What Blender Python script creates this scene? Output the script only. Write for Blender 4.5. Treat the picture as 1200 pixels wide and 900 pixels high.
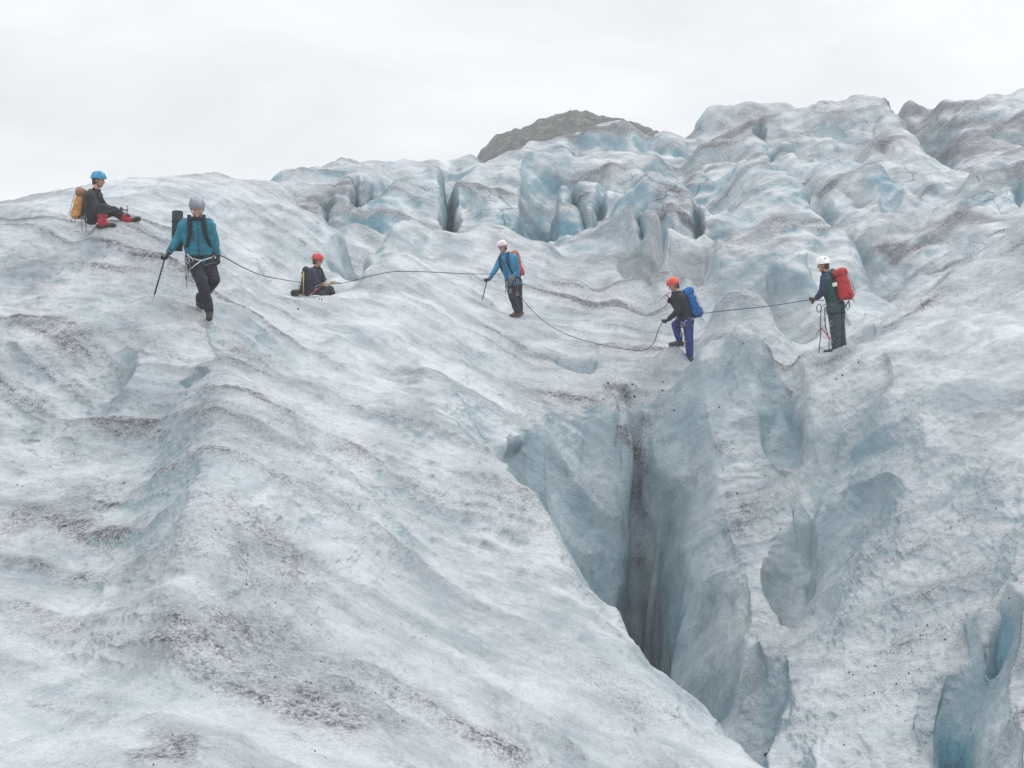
import bpy, bmesh, math, random
import numpy as np
from mathutils import Vector, Matrix, Euler

random.seed(4)
for o in list(bpy.data.objects): bpy.data.objects.remove(o)
SC = bpy.context.scene
COL = SC.collection
R = math.radians

# ------------------------------------------------------------------ camera
F = 1178.0                       # focal length in pixels of a 1200 px wide picture
PITCH = R(-7.26)                 # looking slightly down
cam = bpy.data.cameras.new('camera'); camo = bpy.data.objects.new('camera', cam)
COL.objects.link(camo); SC.camera = camo
cam.sensor_width = 36.0; cam.lens = 36.0*F/1200.0
cam.clip_start = 0.1; cam.clip_end = 3000
camo.location = (0, 0, 0); camo.rotation_euler = (R(90)+PITCH, 0, 0)

# ------------------------------------------------------------------ world, sun, exposure
W = bpy.data.worlds.new('World'); SC.world = W; W.use_nodes = True
wn, wl = W.node_tree.nodes, W.node_tree.links
wn.clear()
SUN_EL, SUN_ROT = R(50), R(55)
sky = wn.new('ShaderNodeTexSky'); sky.sky_type = 'NISHITA'; sky.sun_disc = False
sky.sun_elevation = SUN_EL; sky.sun_rotation = SUN_ROT
bg1 = wn.new('ShaderNodeBackground'); bg1.inputs['Strength'].default_value = 0.10
wl.new(sky.outputs[0], bg1.inputs[0])
tc = wn.new('ShaderNodeTexCoord')
mp = wn.new('ShaderNodeMapping'); mp.inputs['Scale'].default_value = (2.2, 2.2, 6.0)
wl.new(tc.outputs['Generated'], mp.inputs[0])
nz = wn.new('ShaderNodeTexNoise'); nz.inputs['Scale'].default_value = 1.6
nz.inputs['Detail'].default_value = 5; nz.inputs['Roughness'].default_value = 0.52
nz.inputs['Distortion'].default_value = 0.4
wl.new(mp.outputs[0], nz.inputs[0])
cr = wn.new('ShaderNodeValToRGB')
cr.color_ramp.elements[0].position = 0.30; cr.color_ramp.elements[0].color = (0.70, 0.725, 0.75, 1)
cr.color_ramp.elements[1].position = 0.68; cr.color_ramp.elements[1].color = (0.97, 0.975, 0.98, 1)
wl.new(nz.outputs[0], cr.inputs[0])
bg2 = wn.new('ShaderNodeBackground'); bg2.inputs['Strength'].default_value = 0.97
wl.new(cr.outputs[0], bg2.inputs[0])
# an overcast sky is brightest overhead
sx = wn.new('ShaderNodeSeparateXYZ'); wl.new(tc.outputs['Generated'], sx.inputs[0])
mr = wn.new('ShaderNodeMapRange'); mr.interpolation_type = 'SMOOTHSTEP'
mr.inputs[1].default_value = 0.32; mr.inputs[2].default_value = 0.95; mr.inputs[3].default_value = 0.95; mr.inputs[4].default_value = 2.7
wl.new(sx.outputs[2], mr.inputs[0]); wl.new(mr.outputs[0], bg2.inputs[1])
mx = wn.new('ShaderNodeMixShader'); mx.inputs[0].default_value = 0.90
wl.new(bg1.outputs[0], mx.inputs[1]); wl.new(bg2.outputs[0], mx.inputs[2])
wo = wn.new('ShaderNodeOutputWorld'); wl.new(mx.outputs[0], wo.inputs[0])

sl = bpy.data.lights.new('sun', 'SUN'); sl.energy = 1.3; sl.angle = R(20); sl.color = (1, 0.97, 0.93)
so = bpy.data.objects.new('sun', sl); COL.objects.link(so)
# the brighter part of the cloud lies over the right shoulder of the glacier
so.rotation_euler = Vector((math.sin(SUN_ROT)*math.cos(SUN_EL), math.cos(SUN_ROT)*math.cos(SUN_EL), math.sin(SUN_EL))).to_track_quat('Z', 'Y').to_euler()

SC.view_settings.view_transform = 'Standard'; SC.view_settings.look = 'None'
SC.view_settings.exposure = 0.10; SC.view_settings.gamma = 1.0
SC.view_settings.use_curve_mapping = False
SC.render.engine = 'CYCLES'
SC.cycles.use_denoising = True
SC.cycles.max_bounces = 6; SC.cycles.diffuse_bounces = 4; SC.cycles.volume_bounces = 1

# ------------------------------------------------------------------ geometry of the view
cp, sp = math.cos(PITCH), math.sin(PITCH)
def ray(u, v):
    a = (u-600.0)/F; b = -(v-450.0)/F
    return Vector((a, cp - b*sp, sp + b*cp))
def at(u, v, d):
    """the point seen at photograph pixel (u, v), d metres ahead of the camera"""
    r = ray(u, v); return r*(d/r.y)

# ------------------------------------------------------------------ noise (numpy)
def _hash(ix, iy, iz, seed):
    h = (ix.astype(np.uint32)*np.uint32(374761393) + iy.astype(np.uint32)*np.uint32(668265263)
         + iz.astype(np.uint32)*np.uint32(2147483647) + np.uint32(seed*1274126177 & 0xffffffff))
    h ^= h >> np.uint32(13); h *= np.uint32(1274126177); h ^= h >> np.uint32(16)
    h *= np.uint32(2246822519); h ^= h >> np.uint32(15)
    return h
_G = np.array([(1,1,0),(-1,1,0),(1,-1,0),(-1,-1,0),(1,0,1),(-1,0,1),(1,0,-1),(-1,0,-1),
               (0,1,1),(0,-1,1),(0,1,-1),(0,-1,-1),(1,1,0),(-1,1,0),(0,-1,1),(0,-1,-1)], np.float32)
def perlin(x, y, z, seed=0):
    x = x.astype(np.float32); y = y.astype(np.float32); z = z.astype(np.float32)
    xi = np.floor(x); yi = np.floor(y); zi = np.floor(z)
    fx, fy, fz = x-xi, y-yi, z-zi
    xi = xi.astype(np.int32); yi = yi.astype(np.int32); zi = zi.astype(np.int32)
    f = lambda t: t*t*t*(t*(t*6-15)+10)
    ux, uy, uz = f(fx), f(fy), f(fz)
    def g(dx, dy, dz):
        h = _hash(xi+dx, yi+dy, zi+dz, seed) & np.uint32(15)
        gr = _G[h]
        return gr[:, 0]*(fx-dx) + gr[:, 1]*(fy-dy) + gr[:, 2]*(fz-dz)
    def l(a, b, t): return a + (b-a)*t
    return l(l(l(g(0,0,0), g(1,0,0), ux), l(g(0,1,0), g(1,1,0), ux), uy),
             l(l(g(0,0,1), g(1,0,1), ux), l(g(0,1,1), g(1,1,1), ux), uy), uz)
def fbm(x, y, z, oct=3, seed=0, gain=0.5):
    s = 0; a = 1.0; fq = 1.0
    for k in range(oct):
        s = s + a*perlin(x*fq, y*fq, z*fq, seed+k*17); a *= gain; fq *= 2.03
    return s
def sstep(a, b, x):
    t = np.clip((x-a)/(b-a), 0, 1); return t*t*(3-2*t)

# ------------------------------------------------------------------ glacier: control lines (pixel u, v and metres ahead)
L = []
def dm(d): return d if d < 30 else 30*(d/30)**0.6          # metres ahead, from the first estimate
def line(*pts): L.append([(u, v, dm(d)) for u, v, d in pts])
def crest(*pts, back=0, bk=1.07, face=0, fk=0.95):
    """the rounded top edge of a block: a drop behind it (back) and a face in front (face), in pixels"""
    pts = [(u, v, dm(d)) for u, v, d in pts]
    L.append(pts)
    if back: L.append([(u, v+back*1.5, d*bk) for u, v, d in pts])
    if face: L.append([(u, v+face, d*fk) for u, v, d in pts])
# --- foreground ridge the photographer stands on
line((-500,1250,2.1),(-200,1150,2.2),(150,1080,2.5),(400,1080,2.5),(700,1180,2.5),(1000,1400,2.4),(1300,1650,2.4),(1700,1900,2.3))
line((-300,930,3.8),(0,915,3.7))
line((-300,880,4.4),(0,855,4.5)); line((60,838,4.8),(200,808,4.85),(350,835,4.8),(440,860,4.7))
line((268,420,12.4),(255,490,9.8),(247,560,8.0),(230,640,6.6),(205,703,5.75),(205,740,5.35))
line((330,446,12.1),(400,474,11.8),(470,520,11.3),(540,580,10.7),(600,635,10.1))
crest((280,424,12.7),(350,431,12.9),(420,446,12.7),(490,470,12.4),(537,498,12.1), back=15, bk=1.09)
line((400,402,16),(470,425,16.2),(500,432,16.2)); line((520,468,14.6),(560,480,15.2),(600,500,15.6)); line((560,510,14.4),(600,532,14.8),(630,548,15.4))
line((570,523,11.8),(600,548,11.5),(630,584,11.1),(655,620,10.7),(680,660,10.3),(715,715,9.6),(780,787,8.5),(840,845,7.7),(900,902,7.0),(1000,990,6.2),(1150,1130,5.4),(1500,1400,4.6))
line((300,520,9.5),(370,560,9.3),(440,600,9.1)); line((380,520,10.8),(460,570,10.6),(540,625,10.0),(600,690,9.2),(680,775,8.0),(760,860,6.9),(840,950,6.0))
line((300,620,7.4),(370,690,7.0),(440,750,6.5),(520,830,5.75),(620,930,5.1)); line((470,680,7.9),(560,760,7.1),(650,860,6.2))
line((300,780,5.4),(400,800,5.4),(500,880,4.9),(600,1000,4.2))
crest((-250,540,10.4),(-100,525,10.6),(25,514,10.9),(90,488,11.4),(140,462,12.1),(150,445,12.5), back=7, bk=1.05)

line((40,905,3.75),(110,868,3.95),(200,842,4.1),(275,855,4.05),(335,892,3.85)); line((110,858,4.3),(200,834,4.45),(275,846,4.35))

# left of the crest
line((-300,760,6.1),(0,745,6.6),(90,738,6.5)); line((-300,680,7.8),(0,660,8.2),(90,635,8.5),(160,622,8.1))
line((-300,600,9.0),(0,582,9.8),(60,566,10.0),(115,556,10.1),(180,532,10.5))
line((-300,512,12.2),(0,500,12.0),(90,468,12.6),(150,432,13.2),(215,425,13.1))
line((-300,440,13.0),(0,440,13.0),(80,425,13.2),(160,405,13.6),(210,380,14.3),(240,376,14.7),(290,378,15.2))
line((-300,370,15.2),(0,365,15.2),(100,362,15.0),(185,356,14.8))
line((-300,318,17.0),(0,312,17.2),(60,300,17.3),(150,305,16.9),(220,330,16.4),(262,345,17.0),(330,352,18.5),(400,356,19.2))
line((-400,285,18.2),(0,275,18.4),(60,266,18.2),(120,263,18.0),(160,266,17.9),(210,290,17.8))
line((-400,268,22.0),(0,262,20.5),(80,252,20.0),(160,243,20.5),(250,260,20.5),(300,300,20.5))
line((-500,248,26),(-200,245,26),(0,240,26),(80,226,26.5),(150,213,27),(250,206,28),(300,213,28.6),(330,224,29))
crest((330,224,29),(370,254,27.2),(400,281,26),(430,306,25),(438,318,24.5), back=24, bk=1.08)
line((300,270,24),(350,300,23.5),(400,325,23.2))
line((-500,330,36),(-200,300,36),(0,290,36),(150,268,36),(260,262,36))
line((270,310,21),(330,338,21.6),(370,345,22),(400,343,22),(420,335,22.6))
line((330,349,20.3),(370,347.5,20.9),(400,347,21.2),(430,335,21.6))
# --- knoll and slope in the middle
crest((418,331,23),(428,322,23.8),(440,302,25),(450,285,26.4),(462,272,27.6),(482,267,28.5),(520,275,28.5),(560,263,29.5),(600,274,29.5),(640,285,29.8), back=24, bk=1.05)
line((430,318,22.5),(470,312,23.8),(505,320,24.2),(545,350,23.6),(590,372,23.4))
line((500,300,26.2),(560,300,26.5),(620,318,26.5),(680,330,26.5))
line((450,375,18.0),(520,390,19.4),(600,408,20.2),(660,412,21))
line((500,427,16.0),(560,448,16.9),(610,466,17.7),(650,470,18.1),(700,459,18.7),(750,465,18.9),(790,440,19.3),(806,428,19.6))
line((590,373,23.7),(660,372,24),(720,368,24),(770,372,23.5),(810,385,23))
line((680,410,21.5),(740,405,21.5),(790,415,20.6))
line((700,352,26),(760,355,25.5))
line((640,500,17.2),(690,500,17.9),(745,505,18.2)); line((645,548,16.6),(690,560,17.2),(735,560,17.7))
line((640,640,15.3),(690,640,16.5),(740,640,17.4),(765,650,17.3)); line((705,725,15.8),(740,730,17.0),(775,740,16.8),(775,790,16.2))
# hidden foot of the crevasse
line((590,620,13.9),(625,730,13.6),(665,850,13.4),(715,950,13.1),(780,960,12.0),(840,965,10.2),(900,985,9.0),(1000,1040,7.9),(1150,1150,7.0),(1500,1350,6.2))
# --- right wall
crest((830,402,18.5),(865,386,18.2),(895,406,17.9),(940,418,17.9),(985,414,18.3), back=26, bk=1.07)
line((795,437,19.1),(830,402,18.5),(865,386,18.2),(895,406,17.9),(940,418,17.9),(985,414,18.3),(1015,404,18.8),(1060,360,20),(1110,320,21),(1150,290,21.8),(1200,256,22.6),(1350,170,24),(1600,90,24))
line((1010,412,17.4),(1040,440,16.0),(1090,412,16.2),(1130,398,16.2),(1200,378,16.4),(1350,330,16.8),(1600,280,16.8))
line((1020,380,20),(1100,355,19.2),(1200,310,19.6))
line((772,520,18.0),(786,600,17.1),(800,690,16.0),(815,770,14.5),(850,838,12.5))
line((830,470,17.6),(825,560,16.6),(830,660,15.4),(845,740,13.9))
line((882,405,17.8),(880,470,17.2),(878,540,16.5),(885,610,15.6))
line((915,470,17.3),(908,535,16.55)); line((950,470,16.7),(985,490,16.0),(1000,540,15.2),(950,570,15.5))
line((1080,500,14.2),(1200,470,13.9),(1350,450,13.8)); line((1090,590,12.9),(1200,560,12.3),(1350,540,12))
line((900,640,15.0),(880,700,13.9),(890,760,12.7),(850,832,11.9))
line((950,620,14.8),(945,700,13.75),(920,760,12.6),(880,850,11.1))
line((990,600,14.3),(990,660,13.2),(970,720,12.4),(920,790,11.3))
line((1070,620,12.6),(1110,680,11.4),(1130,740,10.6),(1190,690,10.3))
line((1030,720,11.6),(960,800,10.8),(1060,800,10.2),(1150,830,9.4))
line((900,896,9.6),(960,900,9.3),(1050,900,9.0),(1120,890,9.2),(1200,905,7.9)); line((1000,980,8.4),(1200,1000,7.4),(1500,1100,6.8))
line((1180,700,9.9),(1205,780,9.2),(1350,760,8.9))
# hollow behind the right crest and mounds in it
line((840,412,20.4),(880,412,20.4),(940,432,20.2),(1000,425,20.8),(1050,385,22.5),(1200,310,26))
crest((833,362,21.8),(853,346,22),(877,342,22),(893,350,22),(910,370,21.8),(930,396,21.4), back=26, bk=1.06)
line((812,420,21.0),(830,390,21.2))
line((1000,398,23.5))
# --- ice fall
crest((740,327,26),(750,320,26.3),(773,300,26.8),(779,280,27),(787,272,27.2),(797,273,27.4),(807,283,27.2),(827,277,27.4),(840,283,27),(853,297,26.6), back=30, bk=1.06)
line((742,358,25),(780,362,24.6),(810,345,25),(830,330,25.4))
crest((807,325,24.8),(833,304,25.3),(860,293,25.6),(883,292,25.6),(903,298,25.4), back=28, bk=1.06)
line((815,350,24),(850,335,24.2),(885,335,24.2),(905,350,23.8))
crest((908,313,24.6),(914,300,24.9),(933,296,25),(947,300,25),(955,318,24.8), back=30, bk=1.07, face=30, fk=0.985)
crest((985,345,26),(1010,335,27),(1035,345,26), back=18)
line((960,385,22.4),(985,370,23.5),(1010,375,23)); line((940,330,27),(985,345,28),(1015,338,30))
crest((640,280,33),(660,277,33),(690,272,32),(712,262,31),(730,250,30.6),(747,244,30.2),(760,250,29.6),(768,266,29),(777,290,28.2), back=30, bk=1.08)
line((660,310,28.6),(700,305,28.6),(735,295,28.6),(748,300,28.2)); line((735,335,27.3),(752,325,27.8))
crest((722,248,37),(732,234,37.4),(747,218,38),(765,214,38),(785,218,37.6),(805,228,37),(822,243,36),(840,252,35), back=34, bk=1.05)
line((760,240,35),(790,245,34.8),(815,270,33.8)); line((790,262,32.5),(815,285,31.5),(850,290,30.5))
crest((780,198,47),(815,195,48),(867,198,47),(895,205,45.5),(927,220,43),(948,237,40.6),(965,263,38.4),(990,286,36.4),(1007,307,34.6),(1014,328,33), back=38, bk=1.045)
crest((848,248,36.5),(885,232,38),(937,238,37.6),(958,262,36), face=35, fk=0.95)
line((860,288,32.5),(900,285,33),(940,288,33),(975,305,32))
crest((930,196,52),(962,192,52),(997,192,51),(1025,198,49.5),(1050,212,47.5),(1067,227,45.5),(1102,237,43.5),(1123,244,42.5),(1151,243,42),(1200,240,42),(1300,232,42),(1500,220,42), back=24, bk=1.07)
line((975,240,46),(1000,275,42),(1020,315,38.5),(1060,314,37.6),(1109,297,37.4),(1133,280,37.8),(1193,253,38.5),(1350,240,38.5))
line((1010,240,46),(1060,265,42.5),(1100,265,40.5))
crest((822,174,60),(843,167,61),(878,166,61),(913,170,60),(930,176,59),(962,179,58.5),(990,183,58),(1011,188,57), back=26, bk=1.05, face=13, fk=0.96)
crest((808,157,80),(825,133,81),(836,126,81.5),(874,123,82),(920,120,82),(962,120,82),(1004,115,82),(1035,120,80),(1053,136,77),(1070,160,72),(1088,181,67),(1091,194,64), back=30, bk=1.1)
line((881,166,70),(927,167,70),(969,174,68),(1018,185,65),(1046,192,63))
line((840,140,78),(868,140,78)); line((890,140,76),(960,142,75),(1020,150,73))
crest((1039,120,92),(1060,131,92),(1095,134,92),(1109,125,91),(1133,118,90),(1158,113,90),(1200,111,90),(1350,105,90), back=30, bk=1.1)
line((1095,192,70),(1147,205,64),(1120,165,80),(1200,165,78),(1350,165,78)); line((1090,210,58),(1130,218,55))
crest((1147,192,54),(1172,186,55),(1200,190,55),(1350,190,55), back=12, bk=1.06, face=24, fk=0.985)
crest((617,174,72),(630,172,73),(655,168,75),(675,160,77),(700,154,78),(715,154,78),(727,151,78),(740,153,78),(752,162,78),(772,160,80),(790,162,80),(805,163,80), back=30, bk=1.06)
line((660,178,68),(690,174,69),(720,170,70),(745,172,70),(790,172,70))
crest((685,186,62),(720,178,63),(760,178,63),(800,183,62), back=20, bk=1.045, face=10, fk=0.97)
line((690,205,54),(715,212,51),(745,205,52),(770,190,56))
crest((575,196,57),(595,188,57),(615,185,57),(640,183,57),(660,181,58), back=26, bk=1.05)
crest((650,211,46.5),(665,214,46),(680,211,46),(700,214,45.6),(720,225,44.5),(731,231,43.5), back=30, bk=1.05, face=20, fk=0.975)
line((640,270,39),(660,273,38.6),(690,270,38),(715,258,37.5))
crest((-500,300,60),(-200,280,60),(0,265,60),(200,240,58),(320,210,58),(332,203,58),(370,201,58),(407,196,59),(425,202,58),(440,200,58),(475,196,59),(507,194,60),(537,197,60),(557,194,62), back=20, bk=1.12)
line((335,228,48),(370,224,48),(398,222,48),(425,220,48),(445,222,49)); line((370,258,41),(395,256,40.5),(430,258,39.5))
crest((440,243,44),(460,226,45.5),(475,212,47),(507,202,48.5),(520,206,48.5), back=28, bk=1.045)
line((445,258,38.5),(478,262,38),(512,274,37)); line((480,240,42.5),(505,240,42.5))
line((540,215,49),(560,215,50),(590,215,50)); line((545,268,37.5),(560,268,37.5))
crest((555,253,40),(565,234,41.5),(576,231,42),(590,242,41),(602,256,39.5), back=14, bk=1.07)
crest((400,275,34),(420,268,34.6),(440,272,34.4), back=10, bk=1.05)
line((330,300,38),(400,296,32),(440,300,31.8),(520,296,32.5),(600,296,33.2))
# back slope behind the skyline
line((-600,520,150),(0,500,150),(330,460,150),(600,440,150),(900,400,150),(1200,380,150),(1700,360,150))
line((-500,300,95),(0,290,95),(400,255,95),(600,225,105),(800,205,110),(1000,165,110),(1200,150,115),(1600,150,115))

KD = 420.0
P = []
for pts in L:
    for (a, b) in zip(pts[:-1], pts[1:]):
        pa = np.array([(a[0]), KD*math.log(a[2])]); pb = np.array([(b[0]), KD*math.log(b[2])])
        n = max(1, int(np.hypot(*(pb-pa))/34)); n = min(n, 8)
        for k in range(n):
            t = k/n
            P.append((a[0]+(b[0]-a[0])*t, a[1]+(b[1]-a[1])*t, math.exp(math.log(a[2])*(1-t)+math.log(b[2])*t)))
    P.append(pts[-1])
CX, CV = [], []
seen = set()
for (u, v, d) in P:
    q = at(u, v, d)
    key = (round(q.x/q.y*F/3), round(KD*math.log(q.y)/3))
    if key in seen: continue
    seen.add(key)
    CX.append((q.x/q.y*F, KD*math.log(q.y))); CV.append(q.z/q.y*F)
CX = np.array(CX); CV = np.array(CV)
RC = 7.0
def phi(r2): return -np.sqrt(r2+RC*RC)
D2 = ((CX[:, None, :]-CX[None, :, :])**2).sum(-1)
A = phi(D2)
nP = len(CX)
M = np.zeros((nP+3, nP+3)); M[:nP, :nP] = A + np.eye(nP)*0.5
M[:nP, nP] = 1; M[nP, :nP] = 1
M[:nP, nP+1:] = CX/1000; M[nP+1:, :nP] = (CX/1000).T
sol = np.linalg.solve(M, np.concatenate([CV, np.zeros(3)]))
def rbf(x, y):
    out = np.empty(x.shape, np.float32); xf = x.ravel(); yf = y.ravel(); of = out.ravel()
    w = sol[:nP].astype(np.float32); cx = CX.astype(np.float32)
    for s in range(0, len(xf), 20000):
        a = xf[s:s+20000, None].astype(np.float32); b = yf[s:s+20000, None].astype(np.float32)
        of[s:s+20000] = phi((a-cx[None, :, 0])**2 + (b-cx[None, :, 1])**2) @ w
    of += (sol[nP] + sol[nP+1]*xf/1000 + sol[nP+2]*yf/1000).astype(np.float32)
    return of.reshape(x.shape)

Y0, Y1 = 1.3, 80.0
gu = np.linspace(-1250, 1250, 500); gl = np.linspace(KD*math.log(Y0), KD*math.log(Y1), 720)
GU, GL = np.meshgrid(gu, gl, indexing='ij')
GS = rbf(GU, GL)
def blur(a, n, ax):
    k = np.hanning(2*n+1); k /= k.sum()
    pad = [(0, 0), (0, 0)]; pad[ax] = (n, n)
    b = np.pad(a, pad, mode='edge')
    return np.apply_along_axis(lambda r: np.convolve(r, k, 'valid'), ax, b)
def sample(a, u, l):
    i = np.clip((u-gu[0])/(gu[1]-gu[0]), 0, len(gu)-1.001); j = np.clip((l-gl[0])/(gl[1]-gl[0]), 0, len(gl)-1.001)
    i0 = i.astype(int); j0 = j.astype(int); fi = i-i0; fj = j-j0
    return (a[i0, j0]*(1-fi)*(1-fj) + a[i0+1, j0]*fi*(1-fj) + a[i0, j0+1]*(1-fi)*fj + a[i0+1, j0+1]*fi*fj)
# samples along each sight line packed where the ice is steep
slope = np.abs(np.gradient(GS, gl, axis=1))
dens = np.clip(slope, 0.45, 3.5)*np.where(GL < KD*math.log(3.0), 0.4, 1)*np.where(GL > KD*math.log(62), 0.3, 1)
dens = blur(blur(blur(dens, 34, 0), 20, 0), 8, 1)
cdf = np.cumsum(dens, axis=1); cdf = (cdf-cdf[:, :1])/(cdf[:, -1:]-cdf[:, :1])
NR, NU = 1200, 1100
uu = np.concatenate([np.linspace(-1250, -690, 60, endpoint=False), np.linspace(-690, 690, NU-120), np.linspace(690, 1250, 61)[1:]])
tt = np.linspace(0, 1, NR)
LR = np.array([np.interp(tt, cdf[i], gl) for i in range(len(gu))])            # (500, NR)
ii = np.clip((uu-gu[0])/(gu[1]-gu[0]), 0, len(gu)-1.001); i0 = ii.astype(int); fi = (ii-i0)[:, None]
LL = LR[i0]*(1-fi) + LR[i0+1]*fi
UU = np.repeat(uu[:, None], NR, 1)
S = sample(GS, UU, LL)
YY = np.exp(LL/KD); XX = UU/F*YY; ZZ = S/F*YY

# clefts: (points u, d), half width in pixels, depth in metres
BL = np.zeros_like(ZZ)           # fresh blue ice
def cleft(pts, w, depth, blue=1.0, pw=1.0, kd=1.0):
    """an open crack cut along a line on the ice"""
    global ZZ, BL
    best = np.full(ZZ.shape, 1e9, np.float32)
    q = [(u, KD*math.log(d)) for u, d in pts]
    taper = np.ones(ZZ.shape, np.float32); nseg = len(q)-1
    for k, (a, b) in enumerate(zip(q[:-1], q[1:])):
        dx, dy = b[0]-a[0], (b[1]-a[1])*kd; ll = dx*dx+dy*dy
        t = np.clip(((UU-(a[0]-0)+600-600-0)*dx + (LL-a[1])*kd*dy)/ll, 0, 1)
        dd = (UU-a[0]-t*dx)**2 + ((LL-a[1])*kd-t*dy)**2
        taper = np.where(dd < best, np.clip(np.minimum(k+t, nseg-k-t)*2.5/max(1, nseg)*1.6+0.25, 0, 1), taper); best = np.minimum(best, dd)
    r = np.sqrt(best)/w
    m = np.clip(1-r, 0, 1)**pw
    m = m*m*(3-2*m) if pw == 1.0 else m
    m = m*taper
    ZZ = ZZ - depth*m
    BL = np.maximum(BL, blue*sstep(0.05, 0.5, m))
def U(u): return u-600.0
def C(pts, *a, **k): cleft([(U(u), dm(d)) for u, d in pts], *a, **k)
C([(526,50),(528,42),(529,36.5)], 13, 3.6)
C([(634,51),(631,44),(629,36)], 26, 3.0, pw=0.6)
C([(667,46),(678,41.5),(690,38)], 10, 1.2); C([(703,45),(699,41),(692,38)], 8, 1.1)
C([(419,49),(420,43)], 8, 1.6); C([(435,49),(436,44)], 7, 1.3); C([(387,45),(388,41)], 10, 1.4, blue=0.4)
C([(955,47),(970,43),(990,39.5),(1010,36.5)], 11, 1.4)
C([(812,36),(816,33)], 9, 0.9); C([(745,30),(752,28.6)], 10, 0.6); C([(832,33.5),(836,31)], 8, 0.9, blue=0.1)
C([(896,59),(905,56)], 13, 0.9); C([(882,76),(884,71)], 9, 1.6, blue=0.3)
C([(1052,80),(1075,72)], 9, 1.2); C([(1180,53),(1190,52)], 8, 0.8)
C([(1035,47.5),(1040,44)], 18, 0.7, blue=0.5)
C([(650,20.7),(672,20.5),(700,20.3)], 16, 0.24, blue=0.8)
C([(225,11.9),(215,12.2)], 16, 0.16, blue=0.5)
C([(925,17.4),(915,17),(908,16.6)], 40, 0.32, blue=0.5)
C([(960,15.1),(945,14.5),(925,13.6)], 38, 0.6, blue=0.45)
C([(742,18.6),(745,17.8),(755,17.0),(764,16.3),(768,15.4)], 15, 0.7, blue=0.2); C([(756,17.2),(764,16.4),(774,15.2)], 30, 4.0, blue=0)
C([(725,18.6),(722,18.1),(735,17.2)], 7, 0.3, blue=0)
C([(330,20.6),(350,19.8),(362,19.6)], 10, 0.12, blue=0)
C([(1120,9.4),(1150,9.1),(1180,8.7)], 36, 0.65, blue=1.0)
C([(1195,10.2),(1200,9.6)], 22, 0.7, blue=0.9)


# ------------------------------------------------------------------ large and small relief
x = XX.ravel(); y = YY.ravel(); z = ZZ.ravel().copy()
far = sstep(25, 33, y)
veryfar = sstep(32, 48, y)
wx = perlin(x*0.12, y*0.12, z*0, 3)*2.4; wy = perlin(x*0.12, y*0.12, z*0+5, 4)*2.4
# rounded ice blocks with creases between them, stretched along the crests
bil = np.abs(perlin((x+wx)*0.15, (y+wy)*0.17, z*0.0, 11))*2.0
bil2 = np.abs(perlin((x+wx)*0.36, (y+wy)*0.42, z*0.1, 12))*2.0
z = z + far*((np.sqrt(bil+0.02)-0.6)*(0.25+0.4*veryfar) + (np.sqrt(bil2+0.02)-0.6)*(0.10+0.08*veryfar))
near = 1-far
def normals(V):
    du = np.gradient(V, axis=0); dl = np.gradient(V, axis=1)
    n = np.cross(du, dl); n /= np.linalg.norm(n, axis=-1, keepdims=True)+1e-9
    return np.where(n[..., 2:3] < 0, -n, n)
n0 = normals(np.stack([x, y, z], -1).reshape(NU, NR, 3))[..., 2]
gentle = 1-0.85*sstep(0.85, 0.5, blur(blur(n0, 8, 0), 8, 1)).ravel()
z = z + near*gentle*(perlin(x*0.45, y*0.45, z*0.2, 21)*0.16*sstep(4, 10, y) + perlin(x*1.0+0.4*y, y*0.7-0.3*x, z*0.2, 22)*0.13*sstep(2,6,y))
V = np.stack([x, y, z], -1).reshape(NU, NR, 3)
N = normals(V).reshape(-1, 3)
N = np.stack([blur(blur(N[:, k].reshape(NU, NR), 4, 0), 4, 1).ravel() for k in range(3)], -1)
N /= np.linalg.norm(N, axis=-1, keepdims=True)
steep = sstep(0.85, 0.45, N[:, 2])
# foliation of the ice: steep bowed sheets, their edges showing as curved bands
s_ = 0.74*y - 0.50*np.sqrt((x-3.5)**2+4.0) + 0.46*z
wob = perlin(x*0.25, y*0.25, z*0.25, 31)*0.9
fol = perlin(x*0.22, y*0.22, (s_+wob)*2.6, 33) + 0.5*perlin(x*0.5, y*0.5, (s_+wob)*6.1, 34)
folf = perlin(x*0.1, y*0.1, (s_+wob)*1.1, 35) + 0.5*perlin(x*0.3, y*0.3, (s_+wob)*2.7, 36)
sc_ = -np.abs(perlin(x*0.85+wob, y*0.85, z*0.55, 41)) - 0.5*np.abs(perlin(x*1.9, y*1.9+wob, z*1.2, 42))
flute = perlin(x*2.0+z*0.5, y*2.0, z*0.30, 44)
big = -np.abs(perlin(x*0.45+wob*0.6, y*0.45, z*0.22, 47))
scal = -np.abs(perlin(x*0.62+wob*0.5, y*0.62, z*0.45+wob*0.4, 48))*1.2
sc_f = np.abs(perlin(x*0.40+wob, y*0.40, z*0.45, 45)) + 0.4*np.abs(perlin(x*1.0, y*1.0+wob, z*1.0, 46))
lum = fbm(x*2.6, y*2.6, z*2.6, 3, 51, 0.55)
lumf = fbm(x*0.9, y*0.9, z*0.9, 3, 55, 0.55)
rill = perlin((s_+wob*0.5)*5.0, x*0.7, z*0.7, 65) + 0.6*perlin((s_+wob*0.5)*11.0, x*1.3, z*1.3, 66)
fine = fbm(x*6.5, y*6.5, z*6.5, 3, 67, 0.6)
ang = 1-2*np.abs(perlin(x*0.55+wob, y*0.55, z*0.5+wob, 68)); ang2 = 1-2*np.abs(perlin(x*1.2, y*1.2+wob, z*1.1, 69))
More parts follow.
